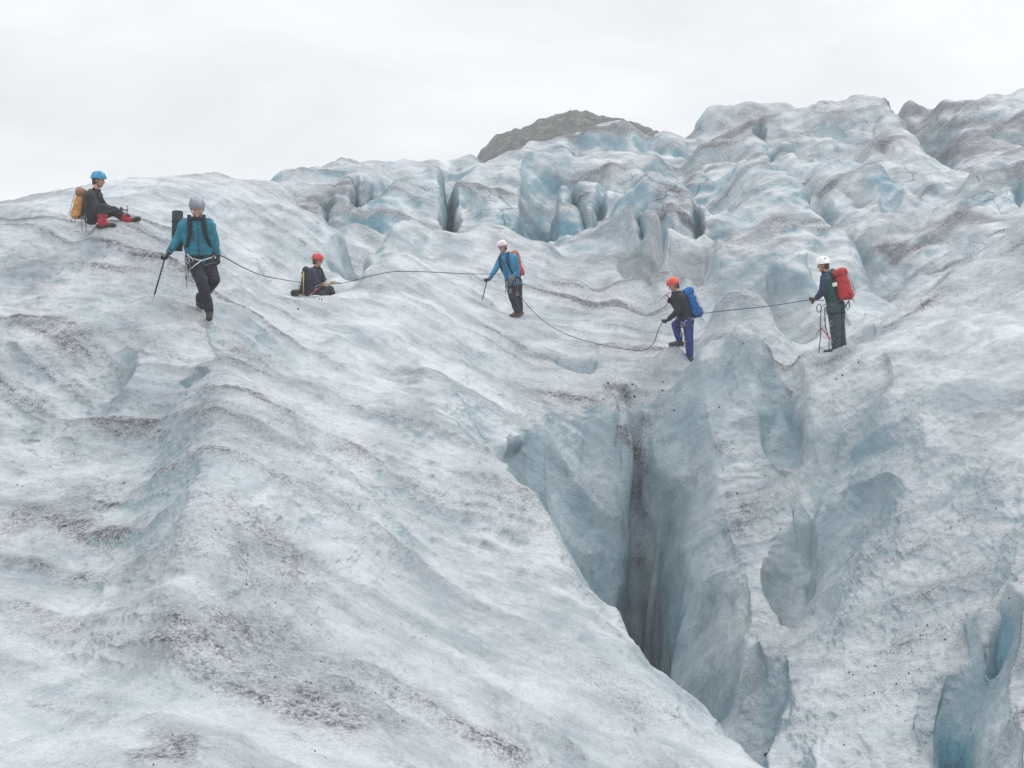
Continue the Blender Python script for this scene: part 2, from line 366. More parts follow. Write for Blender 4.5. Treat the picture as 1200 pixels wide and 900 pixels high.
disp = near*(steep*(0.05*(sc_+0.35) + 0.40*(big+0.1) + 0.38*(scal+0.25) + 0.05*flute) + 0.05*fol*(1-0.85*steep) + 0.022*rill*(1-0.85*steep) + (0.035-0.020*steep)*lum + 0.013*fine*(1-0.5*steep)) \
     + far*(0.10*(sc_f-0.3) + 0.09*(ang+0.30*ang2) + 0.18*folf + 0.07*lumf + 0.035*lum + 0.02*rill)
disp *= sstep(1.5, 6, y)*0.7+0.3
V = V.reshape(-1, 3) + N*disp[:, None]
# trodden spots where the climbers stand and sit
for (u, v, d, rad) in ((245,375,14.7,0.7),(233,361,15.05,0.5),(184,351,14.65,0.5),(112,265.5,18.05,0.9),(128,266.5,17.6,0.5),(364,347.5,22,0.8),(352,348,20.9,0.7),(385,348,20.9,0.7),
                       (606,372,23.7,0.7),(564,355,23.6,0.6),(808,427,19.95,0.5),(794,405,20.05,0.4),(982,414,18.5,0.7),(950,418,18.2,0.6),(1010,408,18.6,0.6))*2:
    q = at(u, v, d); r2 = ((V[:, 0]-q.x)**2 + (V[:, 1]-q.y)**2)/(rad*rad)
    k = int(np.argmin(r2)); dz = float(q.z - V[k, 2]); sel = r2 < 9
    V[sel, 2] += dz*np.exp(-r2[sel]*1.1)
N2 = normals(V.reshape(NU, NR, 3)).reshape(-1, 3)
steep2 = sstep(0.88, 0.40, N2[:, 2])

# rock dust: thin sheets in the foliation, more on gentle slopes, a few patches, and one hole's shade painted in
patchn = perlin(x*0.16, y*0.16, z*0.1, 61)
dn = sstep(-0.15, 0.75, fol*0.9 + 0.5*perlin(x*0.5, y*0.5, z*0.5, 62))*0.5 + sstep(-0.4, 0.5, patchn+0.35*lum+0.25*fol)*0.5
dnf = sstep(0.0, 0.5, folf)*0.8 + sstep(-0.1, 0.6, patchn)*0.3 + 0.8*sstep(0.22, 0.02, bil)*sstep(-.2,.4,perlin(x*.3,y*.3,z*.3,63)) + 0.45*sstep(0.16, 0.02, bil2)*sstep(-.1,.4,perlin(x*.4,y*.4,z*.3,64))
dirt_shade = near*dn*(1-0.8*steep2)*(1-0.35*sstep(0.5,4,x)*sstep(6,9,y)*sstep(20,14,y)) + far*dnf*(1-0.35*steep2)
def patch(u, v, d, ru, rl, amt, seed=0):
    """a dark patch at one spot on the ice, dust except for one painted hole shade (radii in metres across and along)"""
    global dirt_shade
    q = at(u, v, dm(d))
    e = ((x-q.x)/ru)**2 + ((y-q.y)/rl)**2
    nn = perlin(x*3.2/ru*0.5, y*3.2/rl*0.5, z*1.5, 71+seed)
    dirt_shade = np.maximum(dirt_shade, amt*sstep(1.5, -0.5, e + nn*1.3 - 0.35*fol))
patch(300,640,7.2,0.38,1.1,0.68,1); patch(345,690,6.8,0.30,0.7,0.5,31); patch(450,800,5.9,0.3,0.6,0.5,32); patch(110,550,8.8,0.35,0.35,0.95,2); patch(330,760,5.7,0.55,0.6,0.72,3)
patch(400,800,5.3,0.5,0.55,0.8,4); patch(345,352,20,0.6,0.9,0.9,5); patch(300,390,14,1.2,1.1,0.6,6)
patch(40,545,9,0.8,0.5,0.7,7); patch(500,420,16,0.5,0.8,0.7,8); patch(200,890,3.8,0.2,0.25,0.8,9)  # the middle patch paints the shade of a dark hole behind the ridge
patch(740,470,18.6,0.6,0.7,1.0,10); patch(752,505,18.0,0.22,0.5,0.75,11); patch(950,425,17.8,1.2,0.6,0.9,12)
patch(870,610,15.5,0.25,0.8,0.7,13); patch(1000,410,18,0.5,0.5,0.7,14); patch(250,330,16.5,1.2,1.2,0.5,15)
patch(870,150,76,4.5,6,0.7,16); patch(980,150,76,5,5,0.6,17); patch(1140,160,76,6,10,0.9,18); patch(800,265,34.5,1,1.2,1.0,19)
patch(1160,240,40,3.5,2,0.8,20); patch(380,240,44,2.5,3,0.8,21); patch(300,520,9.5,0.8,1.2,0.45,22)
dirt_shade = np.clip(dirt_shade, 0, 1)
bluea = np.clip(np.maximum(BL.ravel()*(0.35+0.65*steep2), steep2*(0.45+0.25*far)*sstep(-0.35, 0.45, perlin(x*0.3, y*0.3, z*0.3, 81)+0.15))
                + (0.10+0.25*far)*sstep(0.05, 0.5, perlin(x*0.5, y*0.5, z*0.8, 82))*(1-dirt_shade), 0, 1)

# ------------------------------------------------------------------ materials
def mat(name):
    m = bpy.data.materials.new(name); m.use_nodes = True
    n = m.node_tree.nodes; b = n['Principled BSDF']
    return m, n, m.node_tree.links, b
def ice_material():
    m, n, l, b = mat('glacier_ice')
    geo = n.new('ShaderNodeNewGeometry')
    ad = n.new('ShaderNodeAttribute'); ad.attribute_name = 'dirt_shade'
    ab = n.new('ShaderNodeAttribute'); ab.attribute_name = 'blue'
    def noise(scale, detail=3, rough=0.55, vec=None, dist=0.0):
        t = n.new('ShaderNodeTexNoise'); t.inputs['Scale'].default_value = scale
        t.inputs['Detail'].default_value = detail; t.inputs['Roughness'].default_value = rough
        t.inputs['Distortion'].default_value = dist
        l.new(vec if vec else geo.outputs['Position'], t.inputs['Vector']); return t.outputs['Fac']
    def math_(op, a, b_, clamp=False):
        t = n.new('ShaderNodeMath'); t.operation = op; t.use_clamp = clamp
        for k, q in enumerate((a, b_)):
            if isinstance(q, (int, float)): t.inputs[k].default_value = q
            else: l.new(q, t.inputs[k])
        return t.outputs[0]
    def ramp(fac, a, b_):
        t = n.new('ShaderNodeMapRange'); t.interpolation_type = 'SMOOTHSTEP'
        t.inputs[1].default_value = a; t.inputs[2].default_value = b_
        l.new(fac, t.inputs[0]); return t.outputs[0]
    def mix(fac, c1, c2):
        t = n.new('ShaderNodeMix'); t.data_type = 'RGBA'
        if isinstance(fac, (int, float)): t.inputs[0].default_value = fac
        else: l.new(fac, t.inputs[0])
        for k, q in ((6, c1), (7, c2)):
            if isinstance(q, tuple): t.inputs[k].default_value = (*q, 1)
            else: l.new(q, t.inputs[k])
        return t.outputs[2]
    def attr(nm):
        t = n.new('ShaderNodeAttribute'); t.attribute_name = nm; return t.outputs['Fac']
    af, as_, afar = attr('fol'), attr('steep'), attr('far')
    sep = n.new('ShaderNodeSeparateXYZ'); l.new(geo.outputs['Position'], sep.inputs[0])
    def vec(kx, kz, ks):
        t = n.new('ShaderNodeCombineXYZ')
        l.new(math_('MULTIPLY', sep.outputs[0], kx), t.inputs[0]); l.new(math_('MULTIPLY', sep.outputs[2], kz), t.inputs[1])
        l.new(math_('MULTIPLY', af, ks), t.inputs[2]); return t.outputs[0]
    # streaks along the edges of the foliation sheets, drips down the steep faces
    st1 = noise(1.0, 6, 0.66, vec(0.9, 0.9, 5.5), 0.5); st2 = noise(1.0, 5, 0.62, vec(0.35, 0.4, 1.9), 0.7)
    st3 = noise(1.0, 4, 0.6, vec(3.0, 3.0, 22.0), 0.3)
    streak = math_('ADD', math_('ADD', math_('MULTIPLY', st1, 0.45), math_('MULTIPLY', st2, 0.35)), math_('MULTIPLY', st3, 0.20))
    mpd = n.new('ShaderNodeMapping'); mpd.inputs['Scale'].default_value = (2.6, 2.6, 0.4); l.new(geo.outputs['Position'], mpd.inputs[0])
    drip = noise(1.0, 5, 0.65, mpd.outputs[0], 0.6)
    grain = noise(42, 3, 0.75); pepper = noise(95, 2, 0.6); grain2 = noise(14, 4, 0.65); cloudy = noise(0.8, 6, 0.66, None, 0.5)
    tone = math_('ADD', math_('MULTIPLY', cloudy, 0.5), math_('MULTIPLY', streak, 0.5))
    base = mix(ramp(tone, 0.40, 0.60), (0.285, 0.322, 0.348), (0.535, 0.562, 0.582))
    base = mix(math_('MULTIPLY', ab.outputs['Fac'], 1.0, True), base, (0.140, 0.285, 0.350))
    d = math_('MULTIPLY', ad.outputs['Fac'], math_('ADD', math_('MULTIPLY', ramp(streak, 0.36, 0.66), 0.85), 0.40))
    d = math_('ADD', d, math_('MULTIPLY', ramp(ad.outputs['Fac'], 0.55, 1.0), 0.55))
    d = math_('ADD', d, math_('MULTIPLY', ramp(streak, 0.53, 0.66), 0.26))
    d = math_('ADD', d, math_('MULTIPLY', math_('MULTIPLY', ramp(drip, 0.52, 0.72), as_), 0.45))
    sp_ = math_('ADD', math_('MULTIPLY', grain, 0.6), math_('MULTIPLY', grain2, 0.4))
    veil = math_('MULTIPLY', math_('MULTIPLY', d, 0.75), math_('ADD', math_('MULTIPLY', ramp(sp_, 0.41, 0.60), 1.15), 0.35), True)
    base = mix(veil, base, (0.112, 0.111, 0.124))
    base = mix(math_('MULTIPLY', ramp(pepper, 0.52, 0.66), math_('ADD', math_('MULTIPLY', d, 0.62), 0.05), True), base, (0.050, 0.050, 0.056))
    thr = math_('SUBTRACT', 0.70, math_('MULTIPLY', d, 0.15))
    base = mix(math_('MULTIPLY', ramp(sp_, 0.50, 0.64), 0.16), base, (0.10, 0.10, 0.105))
    spk = ramp(math_('SUBTRACT', sp_, thr), 0.0, 0.06)
    base = mix(math_('MULTIPLY', spk, 0.78), base, (0.040, 0.040, 0.045))
    # thin fractures with dust in them
    wv = n.new('ShaderNodeVectorMath'); wv.operation = 'MULTIPLY_ADD'
    wn_ = n.new('ShaderNodeTexNoise'); wn_.inputs['Scale'].default_value = 0.7; wn_.inputs['Detail'].default_value = 5; l.new(geo.outputs['Position'], wn_.inputs['Vector'])
    l.new(wn_.outputs['Color'], wv.inputs[0]); wv.inputs[1].default_value = (1.6, 1.6, 1.6); l.new(geo.outputs['Position'], wv.inputs[2])
    cs_ = n.new('ShaderNodeMapping'); cs_.inputs['Scale'].default_value = (0.42, 0.30, 0.62); cs_.inputs['Rotation'].default_value = (0.3, 0.5, 0.4); l.new(wv.outputs[0], cs_.inputs[0])
    cv = n.new('ShaderNodeTexVoronoi'); cv.feature = 'DISTANCE_TO_EDGE'; cv.inputs['Scale'].default_value = 1.0; l.new(cs_.outputs[0], cv.inputs['Vector'])
    wid = math_('ADD', math_('MULTIPLY', afar, 0.0105), 0.002)
    crk = math_('MULTIPLY', math_('SUBTRACT', 1.0, math_('DIVIDE', cv.outputs['Distance'], wid), True), math_('MULTIPLY', ramp(noise(0.33, 3, 0.6), 0.50, 0.60), math_('ADD', math_('MULTIPLY', afar, 0.9), 0.1)))
    base = mix(math_('MULTIPLY', crk, 0.48), base, (0.06, 0.062, 0.070))
    l.new(base, b.inputs['Base Color'])
    l.new(math_('SUBTRACT', 0.72, math_('MULTIPLY', ramp(cloudy, 0.35, 0.65), 0.34)), b.inputs['Roughness']); b.inputs['IOR'].default_value = 1.31
    b.inputs['Specular IOR Level'].default_value = 0.35
    bp = n.new('ShaderNodeBump'); bp.inputs['Strength'].default_value = 0.8; bp.inputs['Distance'].default_value = 0.09
    hh = math_('ADD', math_('MULTIPLY', streak, math_('SUBTRACT', 1.1, math_('MULTIPLY', as_, 0.8))), math_('MULTIPLY', noise(5, 7, 0.7), 0.75))
    hh = math_('ADD', hh, math_('MULTIPLY', math_('MULTIPLY', noise(1.6, 6, 0.66), afar), 2.2))
    hh = math_('ADD', hh, math_('MULTIPLY', grain, 0.20))
    vor = n.new('ShaderNodeTexVoronoi'); vor.inputs['Scale'].default_value = 34; l.new(geo.outputs['Position'], vor.inputs['Vector'])
    hh = math_('SUBTRACT', hh, math_('MULTIPLY', math_('MULTIPLY', ramp(vor.outputs['Distance'], 0.42, 0.10), ramp(d, 0.1, 0.5)), 0.09))
    hh = math_('SUBTRACT', hh, math_('MULTIPLY', crk, 0.7)); l.new(hh, bp.inputs['Height']); l.new(bp.outputs[0], b.inputs['Normal'])
    return m
ICE = ice_material()

def tag(o, label=None, cat=None, group=None, kind=None):
    if label: o['label'] = label
    if cat: o['category'] = cat
    if group: o['group'] = group
    if kind: o['kind'] = kind
    return o

idx = np.arange(NU*NR).reshape(NU, NR)
quads = np.stack([idx[:-1, :-1], idx[1:, :-1], idx[1:, 1:], idx[:-1, 1:]], -1).reshape(-1, 4).astype(np.int32)
me = bpy.data.meshes.new('glacier')
me.vertices.add(len(V)); me.vertices.foreach_set('co', V.astype(np.float32).ravel())
me.loops.add(quads.size); me.loops.foreach_set('vertex_index', quads.ravel())
me.polygons.add(len(quads)); me.polygons.foreach_set('loop_start', np.arange(0, quads.size, 4, dtype=np.int32))
me.update(calc_edges=True)
me.polygons.foreach_set('use_smooth', np.ones(len(quads), bool))
for nm, arr in (('dirt_shade', dirt_shade), ('blue', bluea), ('fol', s_+0.35*wob), ('steep', steep2), ('far', far)):
    a = me.attributes.new(nm, 'FLOAT', 'POINT'); a.data.foreach_set('value', arr.astype(np.float32))
me.materials.append(ICE)
gl_o = bpy.data.objects.new('glacier', me); COL.objects.link(gl_o)
tag(gl_o, 'crevassed grey white glacier ice with blue clefts and dusty streaks', 'glacier', kind='structure')
from mathutils.bvhtree import BVHTree
def ground(px, py):
    """height of the ice under a point"""
    hit = gl_o.ray_cast(Vector((px, py, 80)), Vector((0, 0, -1)))
    return hit[1].z if hit[0] else 0.0
# === PEOPLE

# ------------------------------------------------------------------ rocky hill behind the ice
def rock_material():
    m, n, l, b = mat('hill_rock')
    geo = n.new('ShaderNodeNewGeometry')
    def noise(s, d=6, r=0.65):
        t = n.new('ShaderNodeTexNoise'); t.inputs['Scale'].default_value = s; t.inputs['Detail'].default_value = d
        t.inputs['Roughness'].default_value = r; l.new(geo.outputs['Position'], t.inputs['Vector']); return t.outputs['Fac']
    r1 = n.new('ShaderNodeValToRGB'); l.new(noise(1.1, 8, 0.74), r1.inputs[0])
    e = r1.color_ramp.elements
    e[0].position = 0.36; e[0].color = (0.035, 0.037, 0.033, 1); e[1].position = 0.66; e[1].color = (0.23, 0.225, 0.195, 1)
    q = e.new(0.5); q.color = (0.095, 0.098, 0.075, 1)
    v = n.new('ShaderNodeTexVoronoi'); v.feature = 'DISTANCE_TO_EDGE'; v.inputs['Scale'].default_value = 0.8
    mp_ = n.new('ShaderNodeMapping'); mp_.inputs['Rotation'].default_value = (0.5, 0.6, 0.2); mp_.inputs['Scale'].default_value = (1, 1, 0.45)
    l.new(geo.outputs['Position'], mp_.inputs[0]); l.new(mp_.outputs[0], v.inputs['Vector'])
    mr_ = n.new('ShaderNodeMapRange'); mr_.inputs[1].default_value = 0; mr_.inputs[2].default_value = 0.12; mr_.inputs[3].default_value = 0.45
    l.new(v.outputs[0], mr_.inputs[0])
    mm = n.new('ShaderNodeMix'); mm.data_type = 'RGBA'; mm.blend_type = 'MULTIPLY'; mm.inputs[0].default_value = 0.6
    l.new(r1.outputs[0], mm.inputs[6]); l.new(mr_.outputs[0], mm.inputs[7])
    l.new(mm.outputs[2], b.inputs['Base Color']); b.inputs['Roughness'].default_value = 0.95
    bp = n.new('ShaderNodeBump'); bp.inputs['Distance'].default_value = 1.6; bp.inputs['Strength'].default_value = 1.0
    l.new(noise(1.6, 8, 0.7), bp.inputs['Height']); l.new(bp.outputs[0], b.inputs['Normal'])
    return m
def hill():
    DH = 115.0
    prof = [(430,290),(500,240),(540,205),(557,195),(570,176),(590,162),(615,148),(640,140),(665,135),(692,135),(715,140),(740,148),(762,160),(785,172),(830,195),(900,240)]
    px = np.array([at(u, v, DH).x for u, v in prof]); pz = np.array([at(u, v, DH).z for u, v in prof])
    nx, ny = 260, 120
    gx = np.linspace(px[0], px[-1], nx); gy = np.linspace(-26, 34, ny)
    X_, Y_ = np.meshgrid(gx, gy, indexing='ij')
    top = np.interp(gx, px, pz)[:, None]; base = at(600, 330, DH).z
    f_ = np.where(Y_ < 0, 1-np.abs(Y_/26)**1.9, 1-(Y_/34)**2)
    Z_ = base + (top-base)*f_
    xx, yy, zz = X_.ravel(), (Y_+DH).ravel(), Z_.ravel()
    zz = zz + fbm(xx*0.16, yy*0.16, zz*0.16, 4, 91, 0.55)*0.7 - 1.3*np.abs(perlin(xx*0.30+yy*0.12+zz*0.2, yy*0.3, zz*0.25, 95)) - 0.5*np.abs(perlin(xx*0.9+zz*0.5, yy*0.8, zz*0.7, 96)) + 0.45
    idx_ = np.arange(nx*ny).reshape(nx, ny)
    q = np.stack([idx_[:-1, :-1], idx_[1:, :-1], idx_[1:, 1:], idx_[:-1, 1:]], -1).reshape(-1, 4)
    m = bpy.data.meshes.new('rocky_hill'); m.from_pydata(np.stack([xx, yy, zz], -1).tolist(), [], q.tolist())
    m.materials.append(rock_material())
    o = bpy.data.objects.new('rocky_hill', m); COL.objects.link(o)
    tag(o, 'bare grey olive rock dome rising behind the glacier skyline', 'hill', kind='structure')
hill()

# ------------------------------------------------------------------ air between the camera and the far ice
def haze():
    bm = bmesh.new(); bmesh.ops.create_cube(bm, size=1.0)
    zlo = min(float(V[:, 2].min()), at(600, 330, 130).z) - 1.5
    for v in bm.verts: v.co = Vector((v.co.x*600, v.co.y*220+70, zlo if v.co.z < 0 else 40.0))
    m = bpy.data.meshes.new('haze'); bm.to_mesh(m); bm.free()
    mt = bpy.data.materials.new('haze'); mt.use_nodes = True; n = mt.node_tree.nodes; n.clear()
    pv = n.new('ShaderNodeVolumePrincipled'); pv.inputs['Color'].default_value = (0.95, 0.97, 1.0, 1)
    pv.inputs['Density'].default_value = HAZE; pv.inputs['Anisotropy'].default_value = 0.2
    ou = n.new('ShaderNodeOutputMaterial'); mt.node_tree.links.new(pv.outputs[0], ou.inputs['Volume'])
    m.materials.append(mt)
    o = bpy.data.objects.new('haze', m); COL.objects.link(o); tag(o, 'thin pale mist over the glacier', 'haze', kind='stuff')
HAZE = 0.0021
haze()

# ------------------------------------------------------------------ cloth, skin, metal
_mats = {}
def cloth(name, c, rough=0.85, bump=0.4, scale=60):
    if name in _mats: return _mats[name]
    m, n, l, b = mat(name)
    g = n.new('ShaderNodeTexCoord')
    t = n.new('ShaderNodeTexNoise'); t.inputs['Scale'].default_value = 9; t.inputs['Detail'].default_value = 4
    l.new(g.outputs['Object'], t.inputs['Vector'])
    r_ = n.new('ShaderNodeValToRGB'); l.new(t.outputs['Fac'], r_.inputs[0])
    r_.color_ramp.elements[0].position = 0.3; r_.color_ramp.elements[0].color = (*[k*0.72 for k in c], 1)
    r_.color_ramp.elements[1].position = 0.7; r_.color_ramp.elements[1].color = (*[min(1, k*1.2) for k in c], 1)
    l.new(r_.outputs[0], b.inputs['Base Color']); b.inputs['Roughness'].default_value = rough
    b.inputs['Specular IOR Level'].default_value = 0.3
    t2 = n.new('ShaderNodeTexNoise'); t2.inputs['Scale'].default_value = scale; t2.inputs['Detail'].default_value = 3
    l.new(g.outputs['Object'], t2.inputs['Vector'])
    bp = n.new('ShaderNodeBump'); bp.inputs['Strength'].default_value = bump; bp.inputs['Distance'].default_value = 0.004
    l.new(t2.outputs['Fac'], bp.inputs['Height']); l.new(bp.outputs[0], b.inputs['Normal'])
    _mats[name] = m; return m
SKIN = cloth('skin', (0.50, 0.27, 0.20), 0.55, 0.15)
DARKM = cloth('dark_metal', (0.03, 0.032, 0.036), 0.45, 0.1); ALU = cloth('bare_metal', (0.38, 0.39, 0.41), 0.35, 0.1)
STRAP = cloth('black_webbing', (0.018, 0.018, 0.02)); PALEWEB = cloth('pale_webbing', (0.5, 0.5, 0.48))
ROPEM = cloth('dark_rope', (0.035, 0.037, 0.042), 0.9, 0.6, 220)
DGLOVE = cloth('dark_glove', (0.025, 0.026, 0.032)); REDW = cloth('red_webbing', (0.42, 0.035, 0.04))

# ------------------------------------------------------------------ shape helpers
def frame(d):
    d = d.normalized(); a = Vector((0, 0, 1)) if abs(d.z) < 0.9 else Vector((1, 0, 0))
    s = d.cross(a).normalized(); return s, s.cross(d)
def cap(bm, p0, p1, r0, r1, n=10, flat=1.0, side=None):
    """a tapered limb with rounded ends; flat squashes it across the given side"""
    p0, p1 = Vector(p0), Vector(p1); d = p1-p0
    if d.length < 1e-5: d = Vector((0, 0, 1e-4))
    e = d.normalized()
    if side is not None:
        s = (Vector(side)-e*Vector(side).dot(e)).normalized(); t = e.cross(s)
    else: s, t = frame(d)
    rings = []
    for k in range(1, 4): a = math.pi/2*k/3; rings.append((p0-e*r0*math.cos(a), r0*math.sin(a)))
    for k in range(2, -1, -1): a = math.pi/2*k/3; rings.append((p1+e*r1*math.cos(a) if k < 3 else p1, r1*math.sin(a))) if k else None
    rings.insert(3, (p1, r1))
    rr = []
    for c, r in rings:
        rr.append([bm.verts.new(c + (s*math.cos(2*math.pi*i/n) + t*math.sin(2*math.pi*i/n)*flat)*r) for i in range(n)])
    a0 = bm.verts.new(p0-e*r0); a1 = bm.verts.new(p1+e*r1)
    for A_, B_ in zip(rr[:-1], rr[1:]):
        for i in range(n): bm.faces.new((A_[i], A_[(i+1) % n], B_[(i+1) % n], B_[i]))
    for i in range(n):
        bm.faces.new((a0, rr[0][(i+1) % n], rr[0][i])); bm.faces.new((a1, rr[-1][i], rr[-1][(i+1) % n]))
def ell(bm, c, rad, fwd=None, up=None, seg=14):
    """an ellipsoid: radii along forward, side and up"""
    f_ = Vector(fwd).normalized() if fwd is not None else Vector((1, 0, 0))
    u_ = Vector(up) if up is not None else Vector((0, 0, 1)); s_v = u_.cross(f_).normalized(); u_ = f_.cross(s_v)
    mt = Matrix((f_*rad[0], s_v*rad[1], u_*rad[2])).transposed().to_4x4(); mt.translation = Vector(c)
    bmesh.ops.create_uvsphere(bm, u_segments=seg, v_segments=seg-4, radius=1.0, matrix=mt)
def box(bm, c, size, ax, bev=0.02, taper=1.0, seg=2):
    """a bevelled box with its own axes ax = (x, y, z)"""
    b2 = bmesh.new(); bmesh.ops.create_cube(b2, size=1.0)
    for v in b2.verts:
        k = taper if v.co.z > 0 else 1.0
        v.co = Vector((v.co.x*size[0]*k, v.co.y*size[1]*k, v.co.z*size[2]))
    if bev: bmesh.ops.bevel(b2, geom=b2.edges[:], offset=bev, segments=seg, profile=0.6, affect='EDGES')
    mt = Matrix([Vector(a).normalized() for a in ax]).transposed().to_4x4(); mt.translation = Vector(c)
    bmesh.ops.transform(b2, matrix=mt, verts=b2.verts)
    tmp = bpy.data.meshes.new('t'); b2.to_mesh(tmp); b2.free(); bm.from_mesh(tmp); bpy.data.meshes.remove(tmp)
def tube(bm, pts, r, n=6, flat=1.0):
    """one tube along a list of points, r one radius or a list"""
    pts = [Vector(p) for p in pts]; m = len(pts)
    rs = r if isinstance(r, (list, tuple)) else [r]*m
    rr = []; s = None
    for k, p in enumerate(pts):
        d = (pts[min(k+1, m-1)]-pts[max(k-1, 0)]).normalized()
        s = frame(d)[0] if s is None else (s-d*s.dot(d)).normalized()
        t = d.cross(s)
        rr.append([bm.verts.new(p+(s*math.cos(2*math.pi*i/n)+t*math.sin(2*math.pi*i/n)*flat)*rs[k]) for i in range(n)])
    for A_, B_ in zip(rr[:-1], rr[1:]):
        for i in range(n): bm.faces.new((A_[i], A_[(i+1) % n], B_[(i+1) % n], B_[i]))
    bm.faces.new(rr[0][::-1]); bm.faces.new(rr[-1])
def link(name, bm, m, parent=None, smooth=True, recalc=True):
    if recalc: bmesh.ops.recalc_face_normals(bm, faces=bm.faces[:])
    me_ = bpy.data.meshes.new(name); bm.to_mesh(me_); bm.free()
    if smooth: me_.polygons.foreach_set('use_smooth', np.ones(len(me_.polygons), bool))
    me_.materials.append(m); o = bpy.data.objects.new(name, me_); COL.objects.link(o)
    if parent: o.parent = parent
    return o
def fused(name, bm, m, parent, voxel=0.009, smooth=4, wrinkle=0.0, wf=(9, 9, 16), seed=0):
    """the shapes in bm grown together into one continuous skin"""
    bmesh.ops.recalc_face_normals(bm, faces=bm.faces[:])
    t = bpy.data.meshes.new('t'); bm.to_mesh(t); bm.free()
    o = bpy.data.objects.new('t', t); COL.objects.link(o)
    r_ = o.modifiers.new('r', 'REMESH'); r_.mode = 'VOXEL'; r_.voxel_size = voxel
    if smooth:
        s_m = o.modifiers.new('s', 'SMOOTH'); s_m.factor = 0.5; s_m.iterations = smooth
    dg = bpy.context.evaluated_depsgraph_get()
    me_ = bpy.data.meshes.new_from_object(o.evaluated_get(dg)); me_.name = name
    bpy.data.objects.remove(o); bpy.data.meshes.remove(t)
    if wrinkle:
        nv = len(me_.vertices); co = np.empty(nv*3, np.float32); no = np.empty(nv*3, np.float32)
        me_.vertices.foreach_get('co', co); me_.vertices.foreach_get('normal', no)
        co = co.reshape(-1, 3); no = no.reshape(-1, 3)
        w = -np.abs(perlin(co[:, 0]*wf[0]+co[:, 2]*4, co[:, 1]*wf[1], co[:, 2]*wf[2], seed+201))*1.4 \
            + 0.6*perlin(co[:, 0]*21, co[:, 1]*21, co[:, 2]*30, seed+202) + 0.3
        me_.vertices.foreach_set('co', (co+no*(w*wrinkle)[:, None]).ravel())
    me_.polygons.foreach_set('use_smooth', np.ones(len(me_.polygons), bool))
    me_.materials.clear(); me_.materials.append(m)
    ob = bpy.data.objects.new(name, me_); COL.objects.link(ob); ob.parent = parent
    return ob
def empty(name, loc, rz=0.0):
    o = bpy.data.objects.new(name, None); COL.objects.link(o); o.empty_display_size = 0.2
    o.location = loc; o.rotation_euler = (0, 0, rz); return o

# ------------------------------------------------------------------ grit melted out of the ice
def grit():
    rng = random.Random(8); bm = bmesh.new()
    dg = bpy.context.evaluated_depsgraph_get()
    for (u, v, su, sv, n_, r) in ((1055,790,38,45,90,0.013),(1040,765,25,20,25,0.018),(330,745,70,45,120,0.006),(420,795,60,40,110,0.006),(300,640,50,30,60,0.008),(105,548,45,15,60,0.010),
                                  (735,455,45,14,60,0.028),(755,510,14,40,25,0.020),(345,352,30,8,40,0.022),(880,600,20,60,50,0.016),(965,430,60,14,50,0.020),(230,885,70,14,60,0.005),(895,876,5,5,6,0.03),(600,600,60,80,60,0.007),(1150,650,50,60,50,0.010),(850,500,40,60,40,0.014)):
        for k in range(int(n_*0.6)):
            q = ray(u+rng.gauss(0, su), v+rng.gauss(0, sv)).normalized()
            hit, loc, nor, fi_ = gl_o.ray_cast(Vector((0, 0, 0)), q)
            if not hit: continue
            rr = r*0.42*(0.5+rng.random()**3*1.8)
            mt = Matrix.Translation(loc+nor*rr*0.25) @ Euler((rng.random()*6, rng.random()*6, rng.random()*6)).to_matrix().to_4x4() @ Matrix.Diagonal((rr*1.4, rr, rr*0.7, 1))
            bmesh.ops.create_icosphere(bm, subdivisions=1, radius=1.0, matrix=mt)
    for v in bm.verts: v.co += Vector((rng.uniform(-1, 1), rng.uniform(-1, 1), rng.uniform(-1, 1)))*0.0008
    o = link('grit', bm, cloth('grit_stone', (0.045, 0.042, 0.042), 0.9), None, smooth=False)
    tag(o, 'dark grit and pebbles melted out on the ice', 'grit', kind='stuff')
grit()

# ------------------------------------------------------------------ people
class Fig: pass
def hand(bm, wr, tip, side, grow=0.0, curl=1.0):
    """palm, four fingers of different length bent at the knuckles, and a thumb from the side of the palm"""
    wr, tip = Vector(wr), Vector(tip); d = (tip-wr).normalized()
    s = Vector(side); s = (s-d*s.dot(d)).normalized(); nrm = d.cross(s).normalized()
    palm = wr+d*0.09
    for k in (-1, -0.33, 0.33, 1):
        cap(bm, wr+d*0.01+s*k*0.020, palm+s*k*0.030, 0.015+grow, 0.014+grow, 8)
    for k, ln in zip((-1, -0.33, 0.33, 1), (0.066, 0.080, 0.085, 0.074)):
        b0 = palm+s*k*0.031; b1 = b0+(d*0.75+nrm*0.66*curl)*ln*0.48; b2 = b1+(d*-0.05+nrm*curl)*ln*0.34; b3 = b2+(d*-0.7+nrm*0.6*curl)*ln*0.26
        cap(bm, b0, b1, 0.0098+grow, 0.0092+grow, 7); cap(bm, b1, b2, 0.0092+grow, 0.0084+grow, 7); cap(bm, b2, b3, 0.0084+grow, 0.0076+grow, 7)
    t0 = wr+d*0.035+s*0.026; t1 = t0+s*0.030+d*0.028+nrm*0.012; t2 = t1+d*0.030+nrm*0.020*curl
    cap(bm, t0, t1, 0.013+grow, 0.011+grow, 7); cap(bm, t1, t2, 0.011+grow, 0.009+grow, 7)
